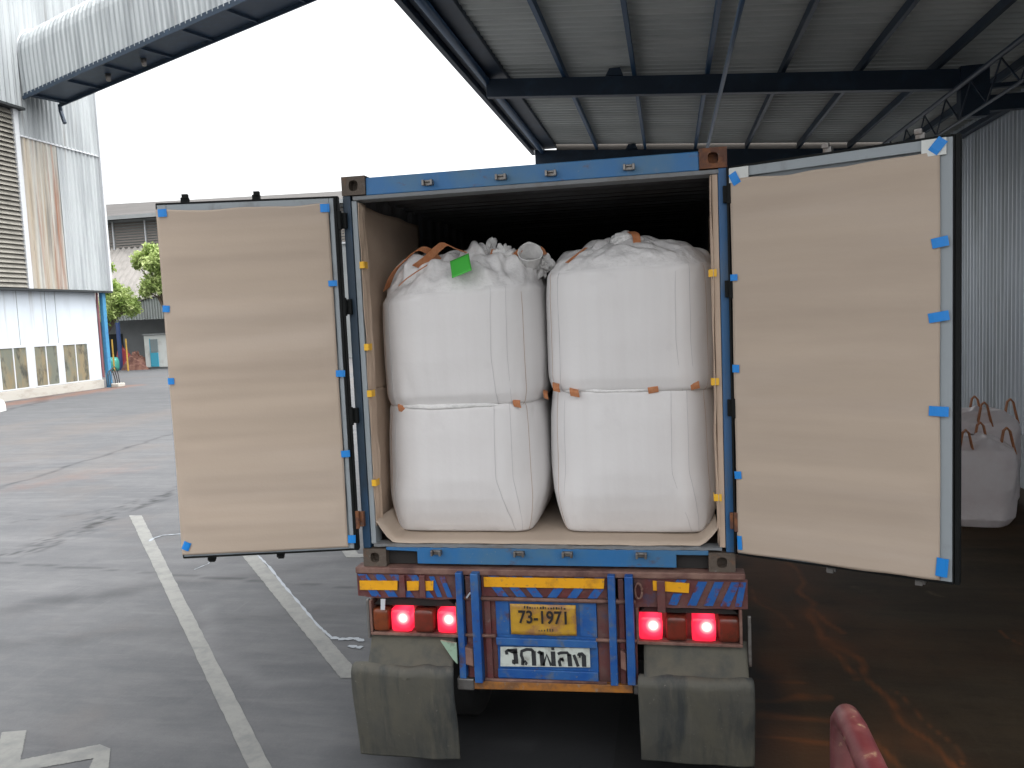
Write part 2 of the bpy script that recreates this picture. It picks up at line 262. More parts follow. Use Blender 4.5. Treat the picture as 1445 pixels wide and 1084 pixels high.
def yard(X, Y):
    br = vnoise(X, Y, .22, 3)
    dark = seg(X, Y, [(-9.6, 3.4), (-8.44, 4.6), (-8.55, 6.4), (-8.65, 8.2), (-8.7, 9.3), (-9.0, 13)], .34, 1, .5, 2) * np.clip((vnoise(X * 3.2, Y, .1, 9) - .5) * 4, 0, 1) * (.55 + .5 * br)
    dark += seg(X, Y, [(-8.2, 4.9), (-8.5, 7.2), (-8.5, 9.6)], .09, .6, .3, 12) * (vnoise(X, Y, .16, 19) > .45) * .4
    dark += .55 * seg(X, Y, [(-14, 6.5), (-12.8, 9.15), (-13.97, 17.2), (-16, 30)], .09, .7, .2, 4) * (.4 + br)
    dark += .5 * seg(X, Y, [(-16, 4.9), (-7.67, 4.3), (-2.8, 3.65), (1.3, 3.2)], .035, .5, .08, 6)
    dark += .28 * seg(X, Y, [(-9, .5), (-6, 3), (-3, 8)], .5, 1, .5, 7) * br + .25 * seg(X, Y, [(-12, -1), (-7, 2.5), (-2.5, 5.2)], .28, 1, .3, 8)
    dark += .22 * seg(X, Y, [(-11, -1.5), (-6.5, 1.5), (-2, 3.2)], .25, 1, .3, 10) + .12 * seg(X, Y, [(-30, 22.5), (-31, 36)], 1.2, 1, .5, 11)
    dark += 1.1 * np.clip((X + 1.7) / 1.0, 0, 1) * np.clip((.5 + Y) / .3, 0, 1) * (.8 + .3 * br + np.clip((X + .2) * 2, 0, 1))  # shade under the trailer, painted into the ground colour
    dark += .5 * seg(X, Y, [(-26.5, 23.3), (-28.5, 28.5), (-34, 35.5)], .35, 1, .6, 60) + .35 * seg(X, Y, [(-12.9, 5.5), (-10.5, 6.2), (-8.6, 7.6)], .12, .8, .4, 61) * (vnoise(X, Y, .14, 62) > .4)
    pale = .35 * seg(X, Y, [(-4.3, 2.9), (-3.6, 1.9), (-2.9, 1.3), (-2.3, 1.2)], .14, 1, .2, 13) + .25 * seg(X, Y, [(-10, 2), (-5, 4.2), (-3, 6)], .3, 1, .4, 14) * br
    rust = .14 * seg(X, Y, [(-13, 8.5), (-11.5, 11)], .9, 1, .9, 15) * br + .4 * seg(X, Y, [(-29.2, 24), (-30.2, 37)], 1.3, 1, .8, 16) 
    return dict(dark=dark, pale=pale, rust=rust)
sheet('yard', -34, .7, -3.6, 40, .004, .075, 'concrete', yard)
def oily_shaded(X, Y):
    br = vnoise(X, Y, .12, 5); b2 = vnoise(X, Y, .4, 8); rust = 0
    L = [([(2.24, 5.4), (2.19, 3.15), (2.23, 1.7)], .06, .75), ([(2.19, 3.3), (2.34, 2.7)], .05, .9), ([(2.2, 2.6), (2.34, 2.2), (2.44, 1.56), (2.6, .4), (2.7, -1.2)], .05, .8), ([(2.5, 1.56), (2.72, .4)], .02, .6),
         ([(1.45, 1.63), (1.85, 1.62)], .06, .6), ([(1.4, 1.34), (1.97, 1.36)], .06, .7), ([(1.4, 1.03), (1.95, 1.05)], .07, .7), ([(1.35, .75), (1.86, .73)], .06, .6), ([(3.8, 2.9), (3.8, 2.4)], .03, .7),
         ([(2.15, .75), (2.3, .3)], .06, .9), ([(1.66, 3.95), (1.9, 2.85)], .05, .45), ([(5.4, 6.6), (6.2, 6.5)], .08, .5)]
    for k, (p, w, a) in enumerate(L): rust = rust + a * seg(X, Y, p, w * .8, .8, .16, 20 + k) * (.2 + 1.1 * br) + a * .35 * seg(X, Y, p, w * 2.6, 1, .25, 50 + k) * b2
    rust = rust + .42 * np.clip((3.0 - X) / 1.2, 0, 1) * b2 * (Y > -3)
    pale = 1.0 * (seg(X, Y, [(2.75, 4.05), (2.9, 3.9)], .05, 1, .2, 40) + seg(X, Y, [(3.52, 3.95), (3.6, 3.8)], .04, 1, .2, 41)) * br
    gm = np.clip((1.70 - X + (vnoise(X, Y, .4, 31) - .5) * .5) / .35, 0, 1) * np.clip(.75 + .3 * vnoise(X, Y, .5, 33) + np.clip((1.1 - X) * 2, 0, 1), 0, 1); return dict(dark=vnoise(X, Y, .9, 7) * .35, pale=pale, rust=rust * (1 - gm), grey=gm)  # grey: concrete under the trailer with its shade painted in, matching the yard
sheet('canopy_floor', .4, 6.3, -3.6, 13.4, .008, .03, 'oilfloor', oily_shaded)

# painted lines on the yard
def line(pts, name='painted_line', m='paint', z=.009):
    mb = MB(); n = 90; (a, b, c, d_) = [Vector((*p, z)) for p in pts]; vs = []
    for i in range(n + 1):
        t = i / n; p = a.lerp(d_, t); q = b.lerp(c, t); w = (q - p) * .03
        vs += [p + w * random.uniform(-1, 1), q + w * random.uniform(-1, 1)]
    mb.add(vs, [(2 * i, 2 * i + 1, 2 * i + 3, 2 * i + 2) for i in range(n)]); build(name, mb, m, kind='structure')
line([(-8.22, 6.99), (-7.98, 6.99), (-1.73, -.35), (-1.90, -.36)])
line([(-5.06, 4.99), (-4.83, 5.0), (-1.86, 1.38), (-2.04, 1.34)])
line([(-3.66, 5.2), (-3.45, 5.2), (-3.22, 4.82), (-3.42, 4.82)]); line([(-3.42, 4.98), (-3.42, 4.82), (-2.9, 4.86), (-2.9, 5.0)], z=.0095)
line([(-4.38, .16), (-4.20, .21), (-3.80, -.32), (-3.98, -.38)]); line([(-3.90, -.19), (-3.80, -.34), (-3.32, -.09), (-3.45, .08)], z=.0095); line([(-3.45, .08), (-3.32, .03), (-3.12, -.26), (-3.26, -.30)], z=.010)
mb = MB()
def dribble(pts, w, z=.012):
    P = [Vector((*p, z)) for p in pts]; Q = []
    for a, b in zip(P, P[1:]):
        for k in range(8): Q.append(a.lerp(b, k / 8))
    Q.append(P[-1]); vs = []; n = len(Q)
    for i, p in enumerate(Q):
        t = (Q[min(i + 1, n - 1)] - Q[max(i - 1, 0)]).normalized(); s_ = Vector((-t.y, t.x, 0)) * w * random.uniform(.35, 1.2); vs += [p - s_, p + s_]
    mb.add(vs, [(2 * i, 2 * i + 1, 2 * i + 3, 2 * i + 2) for i in range(n - 1)])
dribble([(-4.80, 4.96), (-4.28, 4.36), (-3.76, 3.70), (-3.25, 3.08), (-2.78, 2.5), (-2.5, 2.2)], .017)
dribble([(-2.5, 2.2), (-2.38, 2.17), (-2.25, 2.2), (-2.14, 2.14)], .032)
dribble([(-2.25, 2.02), (-2.1, 1.99)], .03); dribble([(-6.81, 5.62), (-6.77, 5.78), (-6.5, 5.88), (-5.9, 5.95), (-5.6, 6.0)], .02); dribble([(-6.82, 5.62), (-6.76, 5.45)], .035)
dribble([(-5.25, 4.6), (-5.2, 4.45), (-5.25, 4.2)], .008)
build('spilled_paint', mb, 'fresh', kind='structure')

# ---------------------------------------------------------------- semi trailer
TR = thing('semi_trailer', 'maroon and blue semi trailer under the shipping container, two pairs of red tail lights lit', 'trailer', (0, 0, 0))
b = MB(); b.box(-1.275, 1.275, -.03, .09, 1.405, 1.448); build('deck_rail', b, 'rail', TR, bev=.008)
b = MB(); b.box(-1.2, 1.2, .1, 12.3, 1.36, 1.43)
for x in (-1.24, 1.2): b.box(x, x + .04, .1, 12.3, 1.25, 1.43)
build('deck', b, 'chassis', TR)
b = MB()
for x in (-.5, .42): b.box(x, x + .08, .25, 12.2, .9, 1.355)
for y in (1.0, 2.3, 4, 6, 8, 10): b.box(-.418, .418, y, y + .08, 1.0, 1.3)
build('chassis_frame', b, 'chassis', TR)
# boards with stripes; dented lower edges
def dent_board(x0, x1, z0, z1, y=0.0, th=.02, seed=0, dent=.02):
    mb = MB(); n = 18
    f = lambda x, z: y - .004 * nz(x * 5, 0, z * 9, 1, seed)
    def s(u, v):
        x = x0 + (x1 - x0) * u; zl = z0 + dent * nz(x * 6, 3, 0, 1, seed); z = zl + (z1 - zl) * v; return (x, f(x, z), z)
    mb.grid(s, n, 5); return mb
for x0, x1, z0, z1, sd in ((-1.272, -.57, 1.236, 1.404, 1), (-.405, .42, 1.262, 1.404, 2), (.592, 1.288, 1.215, 1.404, 3)):
    build('bumper_board', dent_board(x0, x1, z0, z1, -.004, seed=sd, dent=.0 if sd == 2 else .018), 'maroon', TR, solid=.012)
st = MB()
def stripe(xb, xt, zb, zt, w=.06, y=-.0175):
    st.hexa([(xb, y - .0008, zb), (xb + w, y - .0008, zb), (xb, y + .0008, zb), (xb + w, y + .0008, zb), (xt, y - .0008, zt), (xt + w, y - .0008, zt), (xt, y + .0008, zt), (xt + w, y + .0008, zt)])
for x in (-1.235, -1.12, -1.01, -.88): stripe(x, x - .03, 1.356, 1.398, .065)
for x in (-1.17, -1.05, -.935, -.80): stripe(x, x - .03, 1.245, 1.29, .065)
for x in (-.71, -.64): stripe(x, x - .05, 1.25, 1.39, .035)
for i, x in enumerate((-.29, -.17, -.06)): stripe(x, x - .05, 1.265, 1.33, .065); stripe(x - .045, x - .07, 1.393, 1.403, .06)
for i, x in enumerate((.03, .16, .29)): stripe(x, x + .05, 1.265, 1.33, .062); stripe(x + .05, x + .06, 1.4, 1.404, .06)
for x in (.80, .92, 1.02, 1.12, 1.21): stripe(x, x + (.035 if x < .9 else .07 if x < 1.2 else .03), 1.235, 1.31 if x < .9 else 1.39, .055 if x < 1.2 else .04)
stripe(.84, .86, 1.37, 1.4, .06)
build('painted_stripes', st, 'stripeblue', TR)
for x0, x1, z0, z1 in ((-1.25, -.985, 1.29, 1.354), (-.915, -.835, 1.292, 1.356), (-.805, -.735, 1.294, 1.358), (-.385, .40, 1.33, 1.395), (.71, .93, 1.33, 1.392)):
    b = MB(); dz = -.012 if x0 > .6 else .004; b.hexa([(x0, -.026, z0), (x1, -.026, z0 + dz), (x0, -.020, z0), (x1, -.020, z0 + dz), (x0, -.026, z1), (x1 + (.006), -.026, z1 + dz), (x0, -.020, z1), (x1 + .006, -.020, z1 + dz)])
    build('reflective_strip', b, 'refl', TR)
b = MB()
for x in (-.965, -.825): b.box(x, x + .04, -.040, -.022, 1.25, 1.40)
b.box(.735, .785, -.04, -.022, 1.19, 1.395)
build('bracket', b, 'maroon', TR, bev=.003)
# posts and back panels
for x0, x1, y0, z0 in ((-.566, -.522, -.075, .72), (-.462, -.408, -.09, .70), (.428, .475, -.075, .715), (.536, .588, -.09, .73)):
    b = MB(); b.box(x0, x1, y0, -.012, z0, 1.435); build('post', b, 'tblue', TR, bev=.005)
b = MB(); b.box(-.56, -.318, .0, .02, .70, 1.26); b.box(.348, .60, .0, .02, .70, 1.26); b.box(-.39, -.35, -.028, -.002, .70, 1.236); b.box(-.51, -.475, -.03, -.002, .71, 1.4); b.box(.49, .525, -.03, -.002, .71, 1.4)
build('back_panel', b, 'maroon', TR, bev=.003)
b = MB(); b.box(-.316, .347, -.012, .012, .70, 1.236); b.box(-.316, -.226, -.02, -.010, 1.01, 1.236); b.box(.235, .347, -.02, -.010, 1.01, 1.236); b.box(-.316, .347, -.045, -.010, .945, .995); b.box(-.316, .347, -.035, -.010, .72, .78)
build('centre_panel', b, 'tblue', TR, bev=.004)
b = MB(); b.tube([(-.56, -.03, 1.252), (.6, -.03, 1.252)], .014); b.tube([(-.56, -.035, 1.003), (-.32, -.035, 1.003)], .012); b.tube([(.34, -.035, .998), (.6, -.035, .998)], .012)
b.tube([(-.405, -.03, .702), (-.32, -.03, .70), (.40, -.03, .712)], .012)
build('cross_tube', b, 'rail', TR, smooth=True)
for x0, x1, z0 in ((-.545, -.47, .82), (.495, .53, .83)):
    b = MB(); b.prism([(x0, z0), (x1, z0 - .02), (x1, z0 + .10), (x0, z0 + .12)], -.07, -.005); build('hinge_plate', b, 'rail', TR, bev=.006)
b = MB(); b.hexa([(-.48, -.04, .635), (.565, -.04, .655), (-.48, .04, .635), (.565, .04, .655), (-.48, -.04, .692), (.565, -.04, .708), (-.48, .04, .692), (.565, .04, .708)]); build('bumper_bar', b, 'orange', TR, bev=.005)
b = MB(); b.box(-.60, -.483, -.03, .04, .618, .70); b.box(.568, .61, -.03, .04, .64, .71); build('bar_end_plate', b, 'steel', TR, bev=.01)
b = MB(); b.tube([(.62 + .022 * math.cos(t), -.045, 1.33 + .05 * math.sin(t)) for t in np.linspace(0, 2 * math.pi, 17)], .008, 6); build('shackle', b, 'rail', TR, smooth=True)
b = MB(); b.tube([(-.50, -.05, 1.262), (-.47, -.06, 1.30)], .006, 5); build('tow_pin', b, 'frame', TR)
# number plate and sign
pl = MB(); pl.grid(lambda u, v: (-.215 + .432 * u, -.034 - .006 * nz(u * 4, 1, v * 3, 1, 5), 1.018 + .205 * v + (.006 * nz(u * 7, 9, 0, 1, 3) if v == 0 else 0)), 22, 8)
plate = build('number_plate', pl, 'plate', TR, solid=.002, smooth=True)
tb = text_mesh('73-1971', .118, Matrix.Translation((.006, -.046, 1.137)), .0022, .86); build('plate_digits', tb, 'black', plate)
b = MB()
for x in np.linspace(-.12, .14, 16): b.box(x, x + random.uniform(.004, .011), -.0455, -.0425, 1.197, 1.197 + random.uniform(.008, .018))
for x in np.linspace(-.03, .06, 6): b.box(x, x + .006, -.0455, -.0425, 1.048, 1.048 + random.uniform(.006, .02))
build('worn_plate_marks', b, 'black_worn', plate)
b = MB(); b.hexa([(-.298, -.03, .795), (.296, -.03, .812), (-.298, -.024, .795), (.296, -.024, .812), (-.292, -.03, .928), (.296, -.03, .940), (-.292, -.024, .928), (.296, -.024, .940)])
b.v  # worn white sign between two blue rails
sign = build('letter_sign', b, 'signw', TR)
def strokes(paths, y, th, T=None):
    mb = MB()
    for pts, w in paths:
        P = [Vector((x, 0, z)) for x, z in pts]; n = len(P); L = []; Rr = []
        for i in range(n):
            t = (P[min(i + 1, n - 1)] - P[max(i - 1, 0)]).normalized(); s_ = Vector((-t.z, 0, t.x)) * w[i if len(w) > 1 else 0] / 2 if len(w) > 1 else Vector((-t.z, 0, t.x)) * w[0] / 2
            L.append(P[i] + s_); Rr.append(P[i] - s_)
        k = len(mb.v)
        vs = []
        for i in range(n): vs += [(L[i].x, y, L[i].z), (Rr[i].x, y, Rr[i].z), (Rr[i].x, y + th, Rr[i].z), (L[i].x, y + th, L[i].z)]
        fs = [(0, 1, 2, 3), tuple((n - 1) * 4 + q for q in (3, 2, 1, 0))]
        for i in range(n - 1): fs += [(i * 4 + q, (i + 1) * 4 + q, (i + 1) * 4 + (q + 1) % 4, i * 4 + (q + 1) % 4) for q in range(4)]
        mb.add(vs, fs)
    return mb
def ring(cx, cz, r, w): return ([(cx + r * math.cos(t), cz + r * math.sin(t)) for t in np.linspace(0, 2 * math.pi, 13)], (w,))
sx0, k = -.292, .592 / 1260                       # sign-local units traced from the lettering, 1260 units wide
def U(x, z): return (sx0 + (x - 60) * k, .925 - (z - 690) * k * 1.02 + (x - 60) * k * .018)
def PU(l): return [U(*q) for q in l]
paths = [(PU([(150, 790), (140, 745), (165, 728), (230, 752), (298, 742)]), (.014,)), (PU([(165, 728), (298, 716)]), (.010,)), (PU([(262, 742), (272, 800), (276, 918)]), (.020,)), (PU([(262, 918), (228, 905), (230, 872), (255, 880)]), (.010,)),
    (PU([(365, 935), (372, 850), (352, 800), (360, 740), (430, 712), (500, 716), (528, 745)]), (.014,)), (PU([(528, 735), (530, 940)]), (.020,)), (PU([(372, 900), (405, 880), (425, 905), (405, 930)]), (.011,)),
    (PU([(590, 765), (612, 742), (640, 752), (640, 790)]), (.012,)), (PU([(640, 745), (650, 938)]), (.020,)), (PU([(660, 935), (712, 780), (768, 935)]), (.011,)), (PU([(800, 735), (805, 938)]), (.020,)), (PU([(800, 682), (802, 716)]), (.014,)),
    (PU([(868, 770), (905, 752), (1000, 748), (1030, 790)]), (.013,)), (PU([(1025, 770), (1035, 938)]), (.020,)), (PU([(945, 835), (905, 840), (885, 870), (895, 940)]), (.014,)), (PU([(905, 838), (935, 850), (940, 872)]), (.010,)),
    (PU([(1090, 775), (1145, 938)]), (.014,)), (PU([(1152, 790), (1165, 762), (1200, 758), (1228, 790), (1228, 940)]), (.014, .014, .015, .020, .020)), (PU([(1160, 795), (1185, 800)]), (.012,))]
build('sign_lettering', strokes([(p_, tuple(q * 1.45 for q in w_)) for p_, w_ in paths], -.0325, .002), 'black_worn', sign)
# tail lamps
for side, (x0, x1, z0, z1) in ((0, (-1.195, -.572, .975, 1.215)), (1, (.596, 1.252, .972, 1.212))):
    b = MB(); b.box(x0, x1, .10, .11, z0, z1); b.box(x0, x1, -.02, .098, z0, z0 + .02); b.box(x0 - .0 + (0 if side == 0 else 0), x0 + .018, -.02, .098, z0 + .022, z1 - .0); b.box(x1 - .018, x1, -.02, .098, z0 + .022, z1)
    build('lamp_housing', b, 'rail', TR, bev=.004)
    b = MB(); b.hexa([(x0 + .02, .02, z0 + .20), (x1 - .02, .02, z0 + .20), (x0 + .02, .095, z0 + .20), (x1 - .02, .095, z0 + .20), (x0 + .1, .01, z1 + .03), (x1 - .1, .01, z1 + .03), (x0 + .1, .095, z1 + .03), (x1 - .1, .095, z1 + .03)])
    build('lamp_back', b, 'chassis', TR)
lamps = [(-1.175, -1.062, 0, .0), (-1.046, -.905, 1, .0), (-.885, -.745, 0, .0), (-.722, -.59, 1, .0), (.612, .762, 1, .002), (.785, .915, 0, .0), (.942, 1.092, 1, 0), (1.108, 1.235, 0, 0)]
for i, (x0, x1, lit, dz) in enumerate(lamps):
    z0, z1 = 1.0, 1.155; b = MB(); r = .028; cx, cz = (x0 + x1) / 2, (z0 + z1) / 2; hx, hz = (x1 - x0) / 2, (z1 - z0) / 2
    def sup(u, v, cx=cx, cz=cz, hx=hx, hz=hz):
        t = u * 2 * math.pi; e = 2 / 6; s_ = (1 - v ** 3) if v < 1 else 0; c, s2 = math.cos(t), math.sin(t)
        k = math.cos(v * math.pi / 2) ** .35 if v < 1 else 0
        return (cx + hx * k * math.copysign(abs(c) ** e, c), .0 - .02 * math.sin(v * math.pi / 2), cz + hz * k * math.copysign(abs(s2) ** e, s2))
    b.grid(sup, 40, 8, close=True); b.box(x0 + .004, x1 - .004, .0, .08, z0 + .004, z1 - .004)
    m = lampmat('lit_red_lens', cx + .018, cz + .022) if lit else ('lens_amber' if i in (0,) else 'lens')
    build('tail_light', b, m, TR, smooth=True, label='lit bright red tail light' if lit else 'unlit dull red lens')
b = MB(); b.hexa([(-1.105, -.04, 1.16), (-1.075, -.04, 1.16), (-1.105, -.035, 1.16), (-1.075, -.035, 1.16), (-1.10, -.04, 1.235), (-1.068, -.04, 1.235), (-1.10, -.035, 1.235), (-1.068, -.035, 1.235)]); build('bent_tab', b, 'frame', TR)
# mud flaps
def flap(xc, hw, zb, seed, neck):
    zt = .80
    def f(u, v):
        if v > .82: q = (v - .82) / .18; z = .735 + .065 * math.sin(q * math.pi / 2); y = -.125 + .05 * (1 - math.cos(q * math.pi / 2)); w = hw * (1 - .04 * q ** 3)
        else: q = v / .82; z = zb + (.735 - zb) * q; y = -.125 + .075 * (1 - q) ** 1.2; w = hw * (1 - .012 * (1 - q))
        c = u * 2 - 1; x = xc + c * w + .010 * nz(v * 2.5, seed, 0)
        y += .014 * nz(u * 2.2, v * 1.6, seed, 1.4) + .010 * nz(u * 6, v * .9, seed) * (v ** 2) + .012 * (abs(c) ** 5)
        return (x, y, z - .006 * nz(u * 3, 0, seed) * (1 - v) + (.014 * nz(u * 6, 1, seed) if v > .82 else 0) )
    mb = MB(); mb.grid(f, 44, 70); return mb
for xc, hw, zb, sd, nk in ((-.955, .358, .135, 3.3, .16), (.955, .355, .215, 7.1, .11)):
    fl = build('mud_flap', flap(xc, hw, zb, sd, nk), 'rubber', TR, smooth=True, solid=.007)
for x0, x1 in ((-1.20, -.61), (.64, 1.28)):
    b = MB(); b.grid(lambda u, v: (x0 + (x1 - x0) * u, -.10 + .145 * v ** .8 + .014 * nz(u * 6, v * 2, x0) * v, .768 + .22 * v + .012 * nz(u * 5, 3, x0) * v), 30, 12); build('flap_hanger', b, 'flapdirt', TR, smooth=True, solid=.02)
b = MB(); b.prism([(-.60, .86), (-.572, .83), (-.572, .97), (-.68, .985)], -.10, -.085); build('green_scrap', b, mat('pale_green_paint', (.25, .36, .27), .7, layers=[((.12, .12, .1), 14, .5, .65, .8)]), TR)
b = MB(); b.box(1.285, 1.305, -.02, .01, .85, 1.17); b.box(-1.215, -1.197, -.02, .01, .95, 1.22); build('lamp_end_strip', b, 'steel', TR, bev=.004)
for y in (.95, 2.25):
    for s in (-1, 1):
        wh = None
        for x in (s * 1.08, s * .76):
            b = MB()
            prof = [(.29, -.12), (.40, -.135), (.49, -.12), (.515, -.09), (.515, .09), (.49, .12), (.40, .135), (.29, .12)]
            b.grid(lambda u, v: (x + prof[round(v * 8) % 8][1], y + prof[round(v * 8) % 8][0] * math.cos(u * 2 * math.pi), .52 + prof[round(v * 8) % 8][0] * math.sin(u * 2 * math.pi)), 40, 8, close=True)
            t_ = build('wheel', b, 'tyre', TR, smooth=True)
            b = MB(); b.tube([(x - .11, y, .52), (x + .11, y, .52)], .289, 32); build('rim', b, 'steel', t_, bev=.02)
    b = MB(); b.tube([(-1.0, y, .52), (1.0, y, .52)], .07, 12); build('axle', b, 'chassis', TR)

# ---------------------------------------------------------------- shipping container (40 ft, z 1.45 .. 4.041)
CT = thing('shipping_container', 'open blue shipping container with papered doors on the trailer, holding four white bulk bags', 'container', (0, 0, 1.45))
ZC = 1.45; LEN = 12.19
def casting(x0, x1, y0, y1, z0, z1, m):
    b = MB(); bm = bmesh.new(); xc, zc = (x0 + x1) / 2, (z0 + z1) / 2; hx, hz = .031, .034
    o = [(x0, z0), (x1, z0), (x1, z1), (x0, z1)]; n = 16
    inner = [(xc + hx * math.copysign(abs(math.cos(t)) ** .7, math.cos(t)), zc + hz * math.copysign(abs(math.sin(t)) ** .7, math.sin(t))) for t in [2 * math.pi * (i + .5) / n - math.pi * .75 - math.pi / n for i in range(n)]]
    vs = [(x, y0, z) for x, z in o] + [(x, y0, z) for x, z in inner] + [(x, y0 + .07, z) for x, z in inner] + [(x, y1, z) for x, z in o]
    fs = []
    for s_ in range(4):
        i0 = s_ * 4; ids = [4 + (i0 + q) % 16 for q in range(5)]; fs.append((s_, (s_ + 1) % 4, *reversed(ids)))
    fs += [(4 + i, 4 + (i + 1) % 16, 20 + (i + 1) % 16, 20 + i) for i in range(16)]; fs.append(tuple(range(20, 36))); fs.append((36, 37, 38, 39))
    fs += [(i, (i + 1) % 4, 36 + (i + 1) % 4, 36 + i) for i in range(4)]
    b.add(vs, fs); return build('corner_casting', b, m, CT)
casting(-1.219, -1.057, -.004, .17, 3.922, 4.043, 'greycast'); casting(1.057, 1.219, -.004, .17, 3.922, 4.043, 'rustcast')
casting(-1.219, -1.057, -.006, .17, 1.449, 1.57, 'greycast'); casting(1.057, 1.219, -.006, .17, 1.449, 1.57, 'greycast')
b = MB(); b.hexa([(-1.057, .002, 3.915), (1.057, .002, 3.915), (-1.057, .12, 3.915), (1.057, .12, 3.915), (-1.057, .012, 4.03), (1.057, .012, 4.03), (-1.057, .12, 4.03), (1.057, .12, 4.03)]); build('door_header', b, 'cont_blue', CT, bev=.006)
b = MB(); b.box(-1.15, 1.17, .0, .14, 3.888, 3.914); build('header_lip', b, 'cont_grey', CT, bev=.004)
def keeper(x, z):
    b = MB(); b.box(x - .035, x + .035, -.014, .001, z - .016, z + .016); b.box(x - .035, x - .020, -.045, -.0145, z - .018, z + .018); b.box(x + .020, x + .035, -.045, -.0145, z - .018, z + .018); b.box(x - .019, x + .019, -.03, -.0145, z + .004, z + .016)
    build('lock_keeper', b, 'steel', CT, bev=.003)
for x in (-.63, -.153, .162, .641): keeper(x, 3.962)
for x in (-.70, -.142, .174, .643): keeper(x, 1.553)
b = MB(); b.prism([(-1.057, 1.56), (-1.057, 1.582), (1.057, 1.582), (1.057, 1.552), (.86, 1.552), (.86, 1.47), (-.84, 1.47), (-.84, 1.553)], .0, .12); build('door_sill', b, 'cont_blue', CT, bev=.004)
b = MB(); b.box(-1.055, -.842, .05, .12, 1.455, 1.54); b.box(.862, 1.055, .05, .12, 1.455, 1.54); build('pocket_back', b, 'chassis', CT)
b = MB(); n_ = 60
vs = []
for i in range(n_ + 1):
    x = -1.14 + 2.28 * i / n_; vs += [(x, -.004, 1.585 + random.uniform(-.003, .003)), (x, -.004, 1.603 + random.uniform(-.004, .004)), (x, .10, 1.603), (x, .10, 1.585)]
b.add(vs, [(4 * i + q, 4 * i + 4 + q, 4 * i + 4 + (q + 1) % 4, 4 * i + (q + 1) % 4) for i in range(n_) for q in range(4)]); build('threshold_plate', b, 'cont_grey', CT)
for s in (-1, 1):
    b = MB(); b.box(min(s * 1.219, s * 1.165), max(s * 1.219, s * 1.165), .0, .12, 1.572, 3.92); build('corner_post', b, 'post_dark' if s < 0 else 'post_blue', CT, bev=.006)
    b = MB(); b.box(min(s * 1.163, s * 1.128), max(s * 1.163, s * 1.128), .012, .13, 1.60, 3.886); build('post_inner_flange', b, 'door_grey' if s < 0 else 'kraft_in', CT, bev=.003)
    for z in (1.78, 2.48, 3.2, 3.76):
        b = MB(); b.box(min(s * 1.19, s * 1.235), max(s * 1.19, s * 1.235), -.035, -.001, z - .05, z + .05); b.tube([(s * 1.226, -.05, z - .06), (s * 1.226, -.05, z + .06)], .014, 10); build('hinge', b, 'rustcast' if z < 2 else 'gasket', CT, bev=.003)
    # side wall (corrugated) and paper liner inside
    b = MB(); b.grid(lambda u, v: (s * (1.203 + corr(u * (LEN - .15), .28, .011)), .10 + u * (LEN - .12), 1.5 + v * 2.5), 420, 1); build('side_wall', b, 'cont_blue' if False else 'steel_in', CT)
b = MB(); b.grid(lambda u, v: (-1.215 + v * 2.43, .10 + u * (LEN - .12), 3.985 + corr(u * (LEN - .15), .21, .012)), 420, 1); build('roof', b, 'steel_in', CT)
b = MB(); b.box(-1.17, 1.17, LEN - .03, LEN, 1.5, 4.0); build('front_wall', b, 'steel_in', CT)
b = MB(); b.box(-1.17, 1.17, .125, LEN - .04, 1.53, 1.578); build('floor', b, 'steel_in', CT)
def liner(s, y0, y1, z0, z1, sd, name='side_liner', X_=1.175):
    b = MB(); b.grid(lambda u, v: (s * (X_ - .012 * nz(u * 3, v * 5, sd, 1) - .01 * abs(nz(u * 2, v * 2, sd, 1.7))), y0 + (y1 - y0) * u, z0 + (z1 - z0) * v + .012 * nz(u * 4, sd, 0) * (v > .98)), 16, 40)
    return build(name, b, 'kraft_in', CT, smooth=True, solid=.004)
liner(-1, .14, 1.5, 2.62, 3.875, 1); liner(-1, .14, 1.55, 1.62, 2.63, 6); liner(1, .14, 1.5, 1.60, 3.78, 11)
ll = liner(-1, .02, .15, 2.62, 3.875, 2, 'edge_liner', 1.122); ll2 = liner(-1, .02, .15, 1.72, 2.63, 7, 'edge_liner', 1.124); lr = liner(1, -.004, .14, 1.62, 3.88, 15, 'edge_liner', 1.125)
b = MB(); b.grid(lambda u, v: ((lambda x: (x, .02 + v * 1.6 + .01 * nz(x * 5, 1, 0), 1.608 + .14 * max(0, (abs(x) - 1.0) / .12) ** 1.5 * (1 if x < 0 else .8) + .006 * nz(x * 4, v * 5, 2)))(-1.125 + 2.245 * u)), 60, 14); build('floor_liner', b, 'kraft', CT, smooth=True, solid=.004)
for par, x, y, z in ((ll, -1.100, .04, 3.47), (ll, -1.100, .035, 2.93), (ll2, -1.100, .04, 2.62), (ll2, -1.10, .03, 2.02)):
    b = MB(); b.box(x, x + .003, y - .03, y + .03, z - .022, z + .022); b.box(x - .03, x - .001, y - .033, y - .0305, z - .022, z + .022); build('yellow_tape', b, 'ytape', par)
for z in (3.30, 2.64, 1.92):
    b = MB(); b.box(1.10, 1.145, -.003, .0, z - .022, z + .022); b.box(1.098, 1.101, .0, .05, z - .022, z + .022); build('yellow_tape', b, 'ytape', lr)
